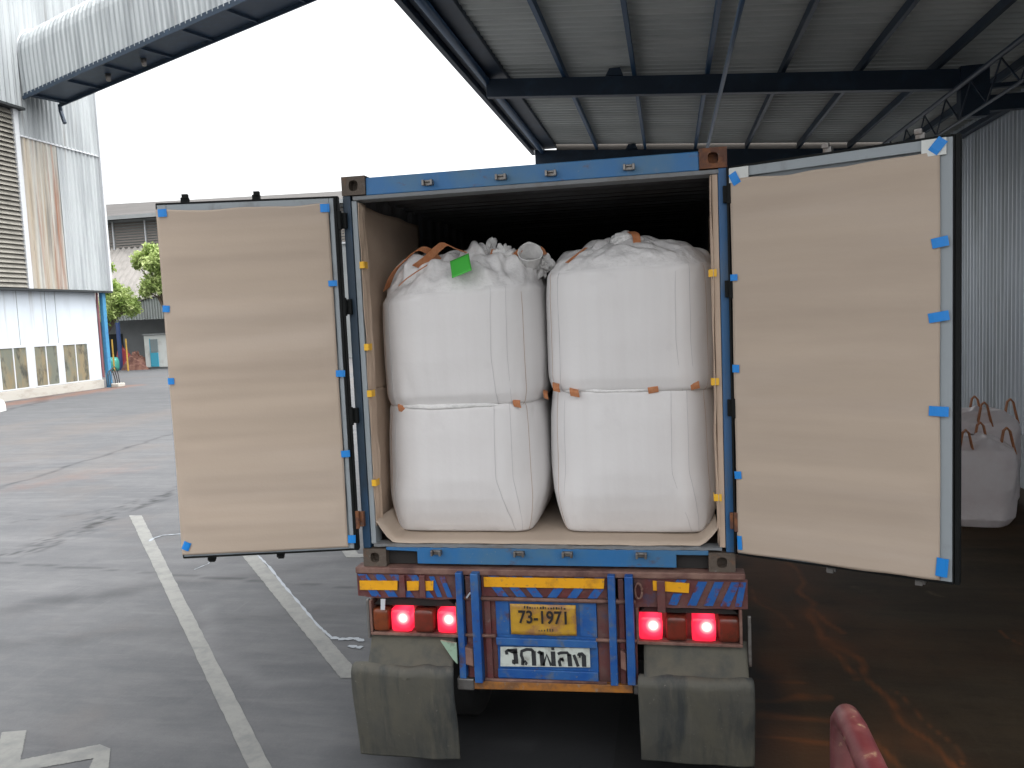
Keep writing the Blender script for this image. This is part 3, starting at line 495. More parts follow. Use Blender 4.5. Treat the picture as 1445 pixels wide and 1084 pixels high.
# doors
def door(H, ang, s, tapes, rods, paper, seed, rim):
    e = Vector((s * math.cos(ang), -math.sin(ang), 0)); n = Vector((-s * math.sin(ang), -math.cos(ang), 0)); Wd = 1.178
    T = Matrix.Translation(H) @ Matrix(((e.x, n.x, 0, 0), (e.y, n.y, 0, 0), (0, 0, 1, 0), (0, 0, 0, 1)))   # local: x along the door, y out of its inner face, z up
    def MBT(): return MB(T)
    b = MBT(); b.grid(lambda u, v: (.03 + u * (Wd - .06), -.035 + corr(v * 2.2, .36, .014), 1.62 + v * 2.25), 1, 130)
    for q in ((.042 if s < 0 else .012, .07), (Wd - .06, Wd)): b.box(q[0], q[1], -.058, -.006, 1.585, 3.905)
    b.box(.071, Wd - .061, -.058, -.006, 1.585, 1.645); b.box(.071, Wd - .061, -.058, -.006, 3.85, 3.905)
    d_ = build('door', b, 'door_grey', CT, bev=.003)
    b = MBT()                                    # rubber gasket all round: two fins
    for x0, x1 in rim: b.box(x0, x1, -.066, -.004, 1.575, 3.915)
    b.box(.012, Wd, -.055, -.004, 3.907, 3.917); b.box(.012, Wd, -.055, -.004, 1.573, 1.583); build('gasket', b, 'gasket', d_)
    x0, x1, z0, z1, r_ = paper; b = MBT()
    def pf(u, v):
        x = x0 + (x1 - x0) * u + (r_ * nz(v * 3, seed, 0) if u in (0, 1) else 0); zt = z1 - .012 * nz(u * 5, 0, seed) + (-.035 * math.sin(math.pi * min(1, u * 1.1)) * .5 if s > 0 else -.01 * math.sin(math.pi * u)); z = z0 + .01 * nz(u * 4, 2, seed) * (v == 0) + (zt - z0) * v
        edge = min(u, 1 - u) * 12; ed = min(1, edge)
        y = .004 + .004 * ed * (1 + math.sin(z * 2 * math.pi / .36 + .8 * nz(u * 1.5, 0, seed) + seed)) + (.006 * ed * nz(u * .6, z * 5.5, seed, 1.2) + .004 * ed * nz(u * .4, z * 15, seed)) * (1 if s < 0 else .6) + .0015 * nz(u * 6, z * 6, seed)
        return (x, max(.001, y), z)
    b.grid(pf, 60, 170); build('paper_liner', b, 'kraft', d_, smooth=True, solid=.0015)
    for (x, z, a, w, h) in tapes:
        a += random.uniform(-5, 5); w *= random.uniform(.92, 1.12); h *= random.uniform(.92, 1.1)
        b = MBT(); c, s2 = math.cos(R(a)), math.sin(R(a)); vs = []
        nseg = 4
        for i in range(nseg + 1):
            uu = -w / 2 + w * i / nseg
            for vv in (-h / 2, h / 2): vs.append((x + uu * c - vv * s2, .016 - .05 * abs(uu) * 0 + (.0 if i in (1, 2, 3) else -.004), z + uu * s2 + vv * c))
        b.add(vs, [(2 * i, 2 * i + 1, 2 * i + 3, 2 * i + 2) for i in range(nseg)]); build('blue_tape', b, 'tape', d_, solid=.001)
    for x in rods:
        b = MBT(); b.tube([(x, -.085, 1.56), (x, -.085, 3.93)], .017, 10)
        for z, sg in ((1.555, -1), (3.935, 1)): b.box(x - .022, x + .022, -.10, -.055, z - .02, z + .02); b.box(x - .026, x + .01, -.075, -.045, z + sg * .02 - .006, z + sg * .02 + .02)
        build('lock_rod', b, 'steel' if s > 0 else 'gasket', d_)
    return d_
tw = .055
DL = door(Vector((-1.219, -.05, 0)), .214011, -1, [(1.137, 3.851, 0, .06, .05), (.095, 3.841, 0, .065, .052), (.074, 3.356, 0, tw, .04), (.059, 2.766, 0, tw, .04), (.058, 2.232, 0, .055, .045), (.051, 1.655, 0, .055, .05), (1.160, 3.237, 0, .045, .042), (1.165, 2.765, 0, .04, .045), (1.149, 1.662, 20, .05, .06)], (1.018, .554), (.076, 1.181, 1.598, 3.872, .006), 1.7, ((.013, .019), (.024, .040), (1.179, 1.183)))
DR = door(Vector((1.219, -.05, 0)), .429363, 1, [(.045, 3.84, -60, .075, .045), (1.112, 3.865, 55, .085, .05), (1.122, 3.377, 12, .085, .05), (1.116, 2.994, 8, .095, .048), (1.116, 2.5, 2, .085, .05), (1.132, 1.665, 0, .06, .10), (.028, 3.264, 0, .045, .04), (.028, 2.722, 0, .045, .045), (.028, 2.075, 0, .045, .045), (.030, 1.657, 0, .03, .08)], (.55, 1.018), (.014, 1.122, 1.592, 3.842, .006), 4.2, ((-.012, .000), (1.180, 1.186), (1.190, 1.212)))
for x, z in ((.075, 3.868), (1.10, 3.868)):
    e = Vector((math.cos(.429363), -math.sin(.429363), 0)); n = Vector((-math.sin(.429363), -math.cos(.429363), 0))
    T = Matrix.Translation((1.219, -.05, 0)) @ Matrix(((e.x, n.x, 0, 0), (e.y, n.y, 0, 0), (0, 0, 1, 0), (0, 0, 0, 1)))
    b = MB(T); b.box(x - .065, x + .05, -.005, .010, z - .05, z + .035); build('padding_tab', b, 'booth', DR)

# ---------------------------------------------------------------- bulk bags
def interp(prof, z):
    zs = [p[0] for p in prof]; return [float(np.interp(z, zs, [p[k] for p in prof])) for k in range(1, len(prof[0]))]
def smooth_prof(prof, n=90):                      # prof: (s, z, hw, exponent) along the arc
    s = np.linspace(0, 1, n); P = np.array(prof, float); out = np.stack([np.interp(s, P[:, 0], P[:, k]) for k in (1, 2, 3)], 1)
    for _ in range(1): out[1:-1] = (out[:-2] + 2 * out[1:-1] + out[2:]) / 4
    return out
def bag(cx, cy, prof, label, seed, seams, heap=.0, yw=1.0, disp=.006, creases=1.0, lean=(0, 0), ripple=0.0, tilt=0.0):
    z0 = prof[0][1]; root = thing('bulk_bag', label, 'bulk bag', (cx, cy, z0), 'filled white bulk bags stacked in the container')
    SP = smooth_prof(prof); n = len(SP)
    def Sf(th, s, out=0.0):
        i = min(n - 2, int(s * (n - 1))); t = s * (n - 1) - i; z, w, e = SP[i] * (1 - t) + SP[i + 1] * t
        c, sn = math.cos(th), math.sin(th); ex = 2 / e
        x = w * math.copysign(abs(c) ** ex, c); y = w * yw * math.copysign(abs(sn) ** ex, sn)
        sh = s; k = disp * (1 + 3.0 * max(0, abs(sh - .5) * 2 - .75) * creases * 4 * .25)
        if s < .62: x_ = abs(nz(x * 4.5 + z * 1.3, y * 4.5, z * 1.1, 1.0, seed + 9)); fold = -.005 * max(0, 1 - x_ * 9) * min(1, (max(0, .20 - s) * 10 + max(0, s - .47) * 8))
        else: fold = 0
        dd = k * nz(x * 3, y * 3, z * 3, 1.0, seed) + out + fold
        fz = 0
        hp = min(1, max(0, (s - .64) / .10))
        if heap: fz = heap * hp * (abs(nz(x * 3.2, y * 3.2, 0, 1.5, seed)) * 1.7 - .25 + .5 * nz(x * 9, y * 9, 0, 1, seed)); pl_ = abs(nz(math.cos(th) * 2.6, math.sin(th) * 2.6, s * 3.5, 1.25, seed + 2)) * 2.2 - .5; pl2 = abs(nz(math.cos(th) * 6, math.sin(th) * 6, s * 7, 1.2, seed + 6)) * 2 - .4; dd += heap * hp * (1 - hp * max(0, s - .85) * 4) * (.8 * pl_ + .35 * pl2); fz += heap * hp * .5 * pl_
        if ripple: dd += ripple * math.exp(-((s - .20) / .10) ** 2) * (abs(nz(th * 3.3, s * 3, seed)) - .2) + ripple * 1.2 * math.exp(-((s - .62) / .05) ** 2) * (abs(nz(th * 2.6, s * 6, seed + 4)) * 1.3 - .25)
        r = math.hypot(x, y) or 1e-6; q = (z - z0)
        fz += .016 * nz(x * 3.4, y * 3.4, seed, 1) * math.exp(-((s - .60) / .06) ** 2) + .014 * nz(x * 3.0, y * 3, seed + 3) * math.exp(-((s - .10) / .06) ** 2) * (z0 > 2)
        fz += tilt * x / .55 * min(1, s)
        return Vector((cx + x + dd * x / r + lean[0] * q, cy + y + dd * y / r + lean[1] * q, z + fz))
    b = MB(); b.grid(lambda u, v: Sf(u * 2 * math.pi, v * .998), 220, 150, close=True); b.f.append(tuple(range(220))); k = 150 * 220; b.f.append(tuple(range(k + 219, k - 1, -1)))
    bo = build('bag_body', b, 'fabric', root, smooth=True); bo.data.materials.append(M['fabric_top'])
    for i, pg in enumerate(bo.data.polygons):
        if i // 220 >= 94: pg.material_index = 1
    for col, lst in seams:
        b = MB()
        for th in lst: b.tube([Sf(R(th), s, .001) for s in np.linspace(.10, .62, 50)], .0016, 4)
        build('seam', b, col, root)
    return root, Sf
def bprof(z0, h, wb, wm, wt, top, eb=4.6, em=3.1, low=True):
    d = wm - wb
    q = [(.12, z0 + .05 * h, wb + .22 * d, 7.5), (.20, z0 + .17 * h, wb + .60 * d, 5.0), (.27, z0 + .28 * h, wb + .86 * d, 3.9), (.36, z0 + .43 * h, wm, em)] if low else [(.12, z0 + .035 * h, wb + .55 * d, 4.0), (.20, z0 + .13 * h, wb + .86 * d, 3.5), (.34, z0 + .42 * h, wm, em)]
    return [(0, z0, .02, 3), (.08, z0, wb - .006, 10 if low else eb), (.09, z0 + .006, wb, 10 if low else eb)] + q + [(.48, z0 + .78 * h, wm * .5 + wt * .5 + .006, em + .1), (.59, z0 + h - .035, wt + .004, em + .3), (.64, z0 + h, wt - .02, em + .4)] + top
SM = lambda *o: [('seam', o[0]), ('seam_grey', o[1])]
def flat_top(z, wt, t): return [(.76, z + t * .5, wt * .7, 3), (.88, z + t, wt * .35, 2.4), (1, z + t, .012, 2)]
def dome(z, wt, t): return [(.70, z + t * .36, wt * .90, 2.9), (.76, z + t * .62, wt * .76, 2.7), (.85, z + t * .88, wt * .50, 2.4), (.93, z + t, wt * .26, 2.2), (1, z + t, .012, 2)]
LB, f1 = bag(-.588, .755, bprof(1.612, .905, .478, .594, .562, flat_top(2.517, .562, .02)), 'lower left white bulk bag on the container floor, under the bag with the green tag', 3, SM((-141, -42), (-131, -73, -60)), ripple=.010)
RB, f2 = bag(.598, .765, bprof(1.612, .985, .480, .596, .562, flat_top(2.597, .562, .02)), 'lower right white bulk bag on the container floor, under the plain domed bag', 8, SM((-142, -44), (-131, -75, -63)), ripple=.010)
UL, f3 = bag(-.582, .755, bprof(2.475, .81, .490, .596, .578, dome(3.285, .578, .27), low=False), 'upper left bulk bag with a rumpled top, orange loops and a green tag', 13, SM((-45, -144), (-131, -73, -61)), heap=.075, creases=1.5, ripple=.014, tilt=.05)
UR, f4 = bag(.603, .765, bprof(2.555, .83, .525, .600, .575, dome(3.385, .575, .19), low=False), 'upper right bulk bag with a smooth domed top and a small raised peak', 21, SM((-43, -146), (-133, -71, -60)), heap=.035, ripple=.012)
def web(root, pts, wd, m='web'):
    P = [Vector(p) for p in pts]; Q = []
    for i in range(len(P) - 1):
        p0, p1, p2, p3 = P[max(0, i - 1)], P[i], P[i + 1], P[min(len(P) - 1, i + 2)]
        for k in range(5):
            t = k / 5; Q.append(.5 * ((2 * p1) + (p2 - p0) * t + (2 * p0 - 5 * p1 + 4 * p2 - p3) * t * t + (3 * p1 - p0 - 3 * p2 + p3) * t ** 3))
    Q.append(P[-1]); b = MB(); b.ribbon(Q, wd, .005); return build('lift_loop', b, m, root, smooth=False)
def clump(root, c, r, seed, sq=(1, 1, 1), name='crumpled_fabric', amp=.35, mm='fabric_crush'):
    bm = bmesh.new(); bmesh.ops.create_icosphere(bm, subdivisions=5, radius=1)
    b = MB(); vs = []
    for v in bm.verts:
        p = v.co; k = 1 + amp * (abs(noise.noise(p * 1.6 + Vector((seed, 0, 0)))) * 2 - .4) - amp * .5 * abs(noise.noise(p * 4.1 + Vector((0, seed, 0)))) + .05 * noise.noise(p * 11)
        vs.append((c[0] + p.x * r * k * sq[0], c[1] + p.y * r * k * sq[1], c[2] + p.z * r * k * sq[2]))
    b.add(vs, [tuple(v.index for v in f.verts) for f in bm.faces]); bm.free(); return build(name, b, mm, root, smooth=True)
# rumpled top of the upper left bag
clump(UL, (-.40, .62, 3.545), .07, 9, (1.2, 1, .95), amp=.9); clump(UL, (-.26, .52, 3.50), .08, 12, (1, 1, 1.1), amp=.45)
clump(UL, (-.62, .58, 3.45), .11, 5, (1.8, 1, .55)); clump(UL, (-.86, .60, 3.40), .10, 1, (1.5, 1, .55)); clump(UL, (-.20, .62, 3.44), .10, 18, (1.4, 1, .7))
def spout(root, c, r, h, seed, ax):
    T = Matrix.Translation(c) @ Vector(ax).to_track_quat('Z', 'Y').to_matrix().to_4x4(); b = MB(T)
    b.grid(lambda u, v: ((r * (.75 + .35 * v + .10 * nz(math.cos(u * 6.283) * 1.3, math.sin(u * 6.283) * 1.3 + v, seed, 2))) * math.cos(u * 6.283), (r * (.75 + .35 * v + .10 * nz(math.cos(u * 6.283) * 1.3, math.sin(u * 6.283) * 1.3, seed, 2))) * math.sin(u * 6.283), h * v + .015 * nz(u * 6, 0, seed) * v), 48, 14, close=True)
    return build('filling_spout', b, 'fabric_crush', root, smooth=True, solid=.006)
spout(UL, (-.085, .54, 3.445), .075, .13, 4, (.15, -.75, .6))
clump(UL, (-.09, .62, 3.45), .065, 31, (1, .8, 1), amp=.3); clump(UL, (-.01, .66, 3.44), .06, 35, (1, 1, 1.1), amp=.9)
web(UL, [(-1.10, .42, 3.32), (-1.02, .36, 3.43), (-.93, .36, 3.51), (-.84, .40, 3.585), (-.78, .46, 3.565), (-.73, .52, 3.50)], (.03, .05, .03)); web(UL, [(-.85, .34, 3.46), (-.77, .34, 3.51), (-.69, .38, 3.585), (-.65, .42, 3.61), (-.59, .48, 3.575), (-.50, .55, 3.54)], (.035, .05, -.02))
web(UL, [(-.93, .19, 3.33), (-.86, .20, 3.385), (-.74, .24, 3.46)], (.0, .010, .006)); web(UL, [(-.335, .46, 3.43), (-.335, .46, 3.5), (-.325, .50, 3.56)], (.04, 0, 0))
web(UL, [(-.17, .44, 3.40), (-.18, .44, 3.46), (-.16, .46, 3.52), (-.11, .52, 3.565), (-.03, .56, 3.56), (.0, .6, 3.51)], (.05, .045, .01))
gt = MB(); gt.grid(lambda u, v: (-.49 + .135 * (u - .5) - .045 * (v - .5), .175 + .13 * (v - .5) + .006 * math.sin(u * 3 + v * 2), 3.44 + .12 * (v - .5) + .045 * (u - .5)), 8, 8); build('green_tag', gt, 'green', UL, solid=.002, smooth=True)
# peak of the upper right bag
clump(UR, (.575, .56, 3.565), .085, 41, (1.3, 1, .8), amp=.2); clump(UR, (.74, .60, 3.52), .10, 44, (1.9, 1, .5), amp=.2); clump(UR, (.52, .42, 3.49), .06, 51, (3.0, .8, .35), amp=.25)
web(UR, [(.66, .40, 3.50), (.66, .42, 3.55), (.65, .46, 3.60), (.62, .52, 3.625)], (.05, .01, 0)); web(UR, [(.20, .32, 3.43), (.27, .36, 3.485), (.32, .44, 3.53)], (.02, .02, 0)); web(UR, [(.66, .38, 3.505), (.71, .37, 3.485), (.77, .37, 3.475)], (0, .01, .012))
# loops squeezed between the two layers
for root, x, y, z, w in ((LB, -.98, .235, 2.497, .05), (LB, -.17, .235, 2.512, .05), (LB, .0, .42, 2.545, .03), (RB, .10, .24, 2.61, .045), (RB, .225, .20, 2.578, .06), (RB, .735, .19, 2.592, .065), (RB, 1.0, .23, 2.605, .055)):
    web(root, [(x, y + .05, z + .022), (x + .005, y, z + .008), (x + .01, y + .005, z - .03)], (w, 0, .012 * (1 if x > .5 else -1)))
for root, cx_, cy_, z, sd, a0, a1 in ((LB, -.588, .755, 2.505, 2, -128, -62), (RB, .598, .765, 2.588, 6, -150, -70)):
    b = MB()
    def ff(u, v, cx_=cx_, cy_=cy_, z=z, sd=sd, a0=a0, a1=a1):
        th = R(a0 + (a1 - a0) * u); c, s_ = math.cos(th), math.sin(th); w = .545 + .025 * math.sin(math.pi * u) ** .5 * math.sin(math.pi * v) + .008 * nz(u * 8, v, sd)
        return (cx_ + w * math.copysign(abs(c) ** .6, c), cy_ + w * math.copysign(abs(s_) ** .6, s_), z + .045 * (v - .6) * math.sin(math.pi * min(1, max(0, u))) ** .4 + .012 * nz(u * 5, 0, sd))
    b.grid(ff, 70, 8); build('top_fold', b, 'fabric_crush', root, smooth=True, solid=.006)
# ---------------------------------------------------------------- canopy
CN = thing('canopy', 'steel canopy with grey corrugated roof and dark blue beams over the truck', 'canopy', (2.2, 5, 0))
rz = lambda x: 6.68 - .075 * (x + .59)
b = MB(); b.grid(lambda u, v: (-2.0 + v * 8.5, -4.2 + u * 17.4, rz(-2.0 + v * 8.5) + .10 + corr(u * 17.4, .19, .026)), 900, 1); build('roof_sheet', b, 'roofsheet', CN)
for x in (-.60, .44, 1.5, 2.55, 3.6, 4.6, 5.65):
    b = MB(); z = rz(x); b.box(x - .028, x + .028, -4.1, 13.2, z - .045, z + .072); build('purlin', b, 'navy2' if x < 2 else 'navy', CN)
b = MB(); z = rz(-2.03); b.box(-2.08, -2.0, -4.2, 13.4, z - .12, z + .16); b.box(-1.998, -1.50, -4.2, 13.3, z - .03, z + .06); b.box(-2.16, -2.083, -4.2, 13.4, z + .0, z + .14); build('edge_gutter', b, 'navy', CN, bev=.01)
b = MB(); b.tube([(-1.80, -4.1, z - .10), (-1.80, 13.2, z - .10)], .06, 10); build('edge_tube', b, 'navy2', CN, smooth=True)
for y in (-3.9, 1.8, 7.5, 13.2):
    b = MB()
    def bm_(x0, x1, zt0, zt1, h, y=y): b.hexa([(x0, y - .07, zt0 - h), (x1, y - .07, zt1 - h), (x0, y + .07, zt0 - h), (x1, y + .07, zt1 - h), (x0, y - .07, zt0), (x1, y - .07, zt1), (x0, y + .07, zt0), (x1, y + .07, zt1)])
    xl = -1.80 if y < 13 else -1.97; bm_(xl, 4.88, rz(xl) - .05, rz(4.88) - .05, .27 if y < 13 else .46)
    b.box(4.882, 5.25, y - .09, y + .09, 5.56, 6.25); b.box(5.252, 6.28, y - .07, y + .07, 5.62, 5.83); b.box(5.252, 6.28, y - .05, y + .05, 5.93, 5.99)
    build('beam', b, 'navy', CN, bev=.006)
    for x in (.15,):
        b = MB(); b.prism([(x - .13, rz(x) - .048), (x + .13, rz(x) - .048), (x + .09, rz(x) + .06), (x - .07, rz(x) + .06)], y - .10, y + .05); build('cleat', b, 'navy', CN)
b = MB(); b.tube([(1.6, -4.1, 5.92), (1.6, 13.1, 5.92)], .028, 10); build('hanging_pipe', b, 'navy2', CN, smooth=True)
b = MB(); b.tube([(4.83, -4.1, 5.95), (4.83, 13.2, 5.95)], .036, 10); b.tube([(4.86, -4.1, 5.5), (4.86, 13.2, 5.5)], .022, 10)
cb = MB(); cb.hexa([(-1.5, 13.22, rz(-1.5) - .06), (6.3, 13.22, rz(6.3) - .06), (-1.5, 13.25, rz(-1.5) - .06), (6.3, 13.25, rz(6.3) - .06), (-1.5, 13.22, rz(-1.5) + .13), (6.3, 13.22, rz(6.3) + .13), (-1.5, 13.25, rz(-1.5) + .13), (6.3, 13.25, rz(6.3) + .13)]); build('end_flashing', cb, 'lou2', CN)
y = -4.1
while y < 13:
    b.tube([(4.84, y, 5.92), (4.86, y + .5, 5.51)], .012, 6); b.tube([(4.86, y + .5, 5.51), (4.84, y + 1.0, 5.92)], .012, 6); y += 1.0
build('edge_truss', b, 'navy', CN, smooth=True)
b = MB()
for y in (1.8, 7.5, 13.2):
    b.box(6.18, 6.27, y - .1, y + .1, 0, 6.0)
b.box(6.15, 6.28, -4.1, 13.2, 6.0, 6.1)
build('column', b, 'navy', CN, bev=.01)
# right hand warehouse wall
RW = thing('warehouse_wall', 'tall grey ribbed metal warehouse wall with a white base at the right', 'wall', (6.4, 8, 0))
b = MB(); b.grid(lambda u, v: (6.33 + corr(u * 26, .155, .024), -6 + u * 26, .86 + v * 5.5), 1300, 1); build('corrugated_sheet', b, 'wallr', RW)
b = MB(); b.box(6.30, 6.5, -6, 20, 0, .855); build('wall_base', b, 'whitebase', RW, bev=.01)
b = MB(); b.grid(lambda u, v: (6.42, -6 + u * 26, .86 + v * 5.5), 1, 1); build('wall_backing', b, 'dark', RW)
b = MB(); b.box(6.1, 6.22, 12.05, 12.2, 1.75, 2.15); b.tube([(6.25, 12.1, 0), (6.25, 12.1, 1.75)], .02); jb = build('junction_box', b, 'bluepipe', loc=(6.2, 12.1, 0)); tagit(jb, 'small blue electrical box on the ribbed wall just past the right container door', 'electrical box')
# free standing bags by the right wall
def small_bag(x, y, r, h, seed, label):
    t = thing('jumbo_sack', label, 'sack', (x, y, .008), 'jumbo sacks standing against the ribbed wall'); b = MB(); P = [(0, .02, .02), (.04, r * .82, .0), (.2, r * .97, .1), (.5, r, .45), (.72, r * .97, .8), (.8, r * .9, .88), (.9, r * .6, .97), (1, .03, 1.0)]
    def f(u, v):
        w = float(np.interp(v, [p[0] for p in P], [p[1] for p in P])); z = float(np.interp(v, [p[0] for p in P], [p[2] for p in P])) * h; th = u * 6.2832; e = 2 / 2.8; c, s_ = math.cos(th), math.sin(th)
        k = 1 + .09 * nz(c * 1.3, s_ * 1.3, z * 1.6, 1.5, seed) + .03 * abs(nz(c * 3, s_ * 3, z * 5, 1.3, seed)); zz = z + .10 * max(0, v - .7) * 3 * nz(c * w * 5, s_ * w * 5, 0, 1.5, seed)
        return (x + w * k * math.copysign(abs(c) ** e, c), y + w * k * math.copysign(abs(s_) ** e, s_), .01 + zz)
    b.grid(f, 90, 80, close=True); build('sack_body', b, 'pinkbag', t, smooth=True)
    for a in (45, 135, 225, 315):
        px, py = x + r * .8 * math.cos(R(a + seed * 7)), y + r * .8 * math.sin(R(a + seed * 7)); hh = h + .02
        web2 = [(px - .10, py - .03, hh - .22), (px - .07, py - .02, hh - .06), (px - .04, py, hh + .08), (px + .0, py, hh + .12), (px + .04, py, hh + .07), (px + .06, py - .02, hh - .06), (px + .10, py - .03, hh - .24)]
        bb = MB(); bb.ribbon(web2, (.0, .05, .0), .02); build('lift_loop', bb, 'web', t)
small_bag(4.90, 6.95, .50, 1.18, 2, 'nearest pinkish white sack by the right wall, half hidden by the right container door'); small_bag(5.35, 8.05, .50, 1.42, 5, 'taller white sack with orange loops behind the front sack, by the ribbed wall'); small_bag(4.45, 8.1, .50, 1.38, 8, 'sack left of the taller one, almost wholly behind the right container door')
# red handrail and dock
RL = thing('handrail', 'dark red painted steel handrail at the bottom right corner in the foreground', 'handrail', (1.1, -4.0, 1.3))
b = MB(); b.tube([(1.10, -5.5, 2.51), (1.10, -4.2, 2.49), (1.10, -3.93, 2.487), (1.10, -3.88, 2.48), (1.10, -3.855, 2.46), (1.10, -3.85, 2.42), (1.10, -3.85, 1.3)], .019, 24); build('top_rail', b, 'redrail', RL, smooth=True)
b = MB(); b.tube([(1.09, -3.87, 1.9), (1.09, -5.5, 1.9)], .018, 12); build('mid_rail', b, 'redrail', RL, smooth=True)
b = MB(); b.box(-4, 6.3, -9, -3.75, 0, 1.3); build('loading_dock', b, 'dock', kind='structure', bev=.02)

# ---------------------------------------------------------------- left warehouse
LW = thing('left_warehouse', 'weathered white corrugated warehouse on the left with louvres, streaks and windows', 'building', (-31, 30, 0))
def corr_face(x, y0, y1, z0, z1, p=.30, a=.03):
    b = MB(); n = int((y1 - y0) / p * 4); b.grid(lambda u, v: (x + corr(u * (y1 - y0), p, a), y0 + u * (y1 - y0), z0 + v * (z1 - z0)), n, 1); return b
build('upper_cladding', corr_face(-30.6, 30.95, 36.8, 13.1, 28, a=.035), 'clad', LW)
build('rust_streaked_cladding', corr_face(-30.65, 31.0, 33.6, 5.52, 13.1, a=.035), 'cladrust', LW)
build('plain_cladding', corr_face(-30.65, 33.6, 36.8, 5.52, 13.1, a=.035), 'clad', LW)
build('left_cladding', corr_face(-30.55, 14, 30.95, 14.35, 28, a=.035), 'clad', LW)
b = MB(); b.box(-30.72, -30.52, 30.7, 30.98, 5.5, 14.3); b.box(-30.72, -30.5, 36.8, 36.95, 5.5, 28); b.box(-30.7, -30.58, 31.0, 36.8, 13.05, 13.13); build('trim', b, 'frame', LW)
b = MB(); b.box(-30.75, -30.25, 14, 31.2, 14.3, 14.42); b.box(-30.95, -30.5, 14, 36.9, 5.40, 5.5); build('ledge', b, 'dark', LW)
b = MB(); z = 5.6
while z < 14.25:
    b.hexa([(-30.72, 14, z), (-30.72, 30.68, z), (-30.55, 14, z - .05), (-30.55, 30.68, z - .05), (-30.72, 14, z + .2), (-30.72, 30.68, z + .2), (-30.70, 14, z + .2), (-30.70, 30.68, z + .2)]); z += .235
build('louvre', b, 'louvre', LW)
b = MB(); b.box(-50, -30.78, 14, 36.9, 5.5, 28); b.box(-50, -31.06, 14, 36.1, .0, 5.45); build('building_core', b, 'shed', LW)
# lower wall with window openings
wy = [(27.0, 28.6), (28.9, 30.70), (31.12, 32.80), (33.15, 35.10)]; b = MB(); prev = 14
for a, c in wy: b.box(-31.05, -31.0, prev, a, .5, 5.4); b.box(-31.05, -31.0, a, c, 2.62, 5.4); prev = c
b.box(-31.05, -31.0, prev, 36.05, .5, 5.4); build('lower_wall', b, 'whitewall', LW)
b = MB()
for yy in (29.0, 30.3, 32.9, 32.2): b.box(-31.0, -30.99, yy, yy + .03, 2.7, 5.4)
build('wall_batten', b, 'shed', LW)
for a, c in wy:
    f = MB(); m_ = (a + c) / 2
    for y0, y1, z0, z1 in ((a, c, .5, .56), (a, c, 2.57, 2.62), (a, a + .06, .56, 2.57), (c - .06, c, .56, 2.57), (m_ - .03, m_ + .03, .56, 2.57)): f.box(-31.04, -30.985, y0, y1, z0, z1)
    w_ = build('window', f, 'frame', LW); f = MB(); f.box(-31.04, -31.02, a, c, .5, 2.62); build('pane', f, 'glass', w_)
b = MB(); b.box(-31.05, -30.93, 14, 36.1, 0, .48); build('plinth', b, 'plinth', LW, bev=.02)
b = MB(); b.box(-30.95, -30.72, 36.28, 36.55, .0, 5.4); build('corner_post', b, 'bluepipe', LW, bev=.02)
b = MB(); b.tube([(-30.95, 36.12, .6), (-30.95, 36.12, 5.4)], .06, 10); build('downpipe', b, 'redpipe', LW)
b = MB(); b.box(-30.6, -30.1, 36.2, 36.8, .004, .22); bp = build('concrete_block', b, 'plinth', loc=(-30.3, 36.5, 0), bev=.04); tagit(bp, 'pale concrete block at the foot of the blue corner post', 'concrete block')
b = MB()
for k in range(3): b.tube([(-30.4 + .05 * k, 36.0 + .75 * math.cos(t) * .5 + .1 * k, .1 + .9 * max(0, math.sin(t)) * (1 + .1 * k)) for t in np.linspace(0, math.pi, 18)], .025, 6)
hz_ = build('black_hose', b, 'hose', loc=(-30.4, 36, 0), smooth=True); tagit(hz_, 'black hose looped around the foot of the blue corner post', 'hose')
b = MB(); b.grid(lambda u, v: (-27.2 + .38 * math.sin(v * math.pi * .5 + .0) * math.cos(u * 6.283) * (1 if v < 1 else 1) , 24.0 + .9 * math.sin(v * math.pi * .5) * math.sin(u * 6.283), .62 * math.cos(v * math.pi * .5) ** .5), 24, 8, close=True)
wb = build('boulder', b, 'booth', loc=(-27.2, 24, 0), smooth=True); tagit(wb, 'low rounded white block at the left edge in front of the white wall', 'block')
# conveyor gallery
G0 = Vector((-30.5, 31.4, 15.05)); gd = Vector((.94266, -.3252, .07504)); pw = Vector((0, 0, 1)).cross(gd).normalized(); up = gd.cross(pw)
GA = thing('conveyor_gallery', 'curved corrugated conveyor gallery with a dark underside crossing the sky at upper left', 'conveyor gallery', tuple(G0))
T = Matrix.Translation(G0) @ Matrix(((gd.x, pw.x, up.x, 0), (gd.y, pw.y, up.y, 0), (gd.z, pw.z, up.z, 0), (0, 0, 0, 1)))
gw, gh = 1.85, 2.15
def cross(v):                                     # barrel section, v 0..1 from the near foot over the top to the far foot
    if v < .3: return (0, gh * v / .3)
    if v > .7: return (gw, gh * (1 - v) / .3)
    a = math.pi * (1 - (v - .3) / .4); return (gw / 2 + gw / 2 * math.cos(a), gh + 1.25 * math.sin(a))
def gf(u, v):
    c = cross(v); k = corr(u * 36, .34, .035); cy_, cz_ = gw / 2, gh * .6; q = Vector((c[0] - cy_, c[1] - cz_)); q = q * (1 + k / max(.3, q.length)); return (u * 36, cy_ + q.x, cz_ + q.y)
b = MB(T); b.grid(gf, 640, 26); build('gallery_cover', b, 'clad', GA)
b = MB(T); b.box(.1, 36, -.02, gw + .04, .02, .12); build('underside', b, 'navy', GA)
b = MB(T)
for yy in (-.05, gw - .03): b.box(0, 36, yy, yy + .08, -.16, .0)
for i in range(13): b.box(.6 + i * 2.8, .68 + i * 2.8, .03, gw - .03, -.10, .018)
b.tube([(-.0, gw + .02, -.02), (-.1, gw + .1, -.35), (.1, gw + .1, -1.0)], .10, 8); build('edge_beam', b, 'navy', GA)
b = MB(T)
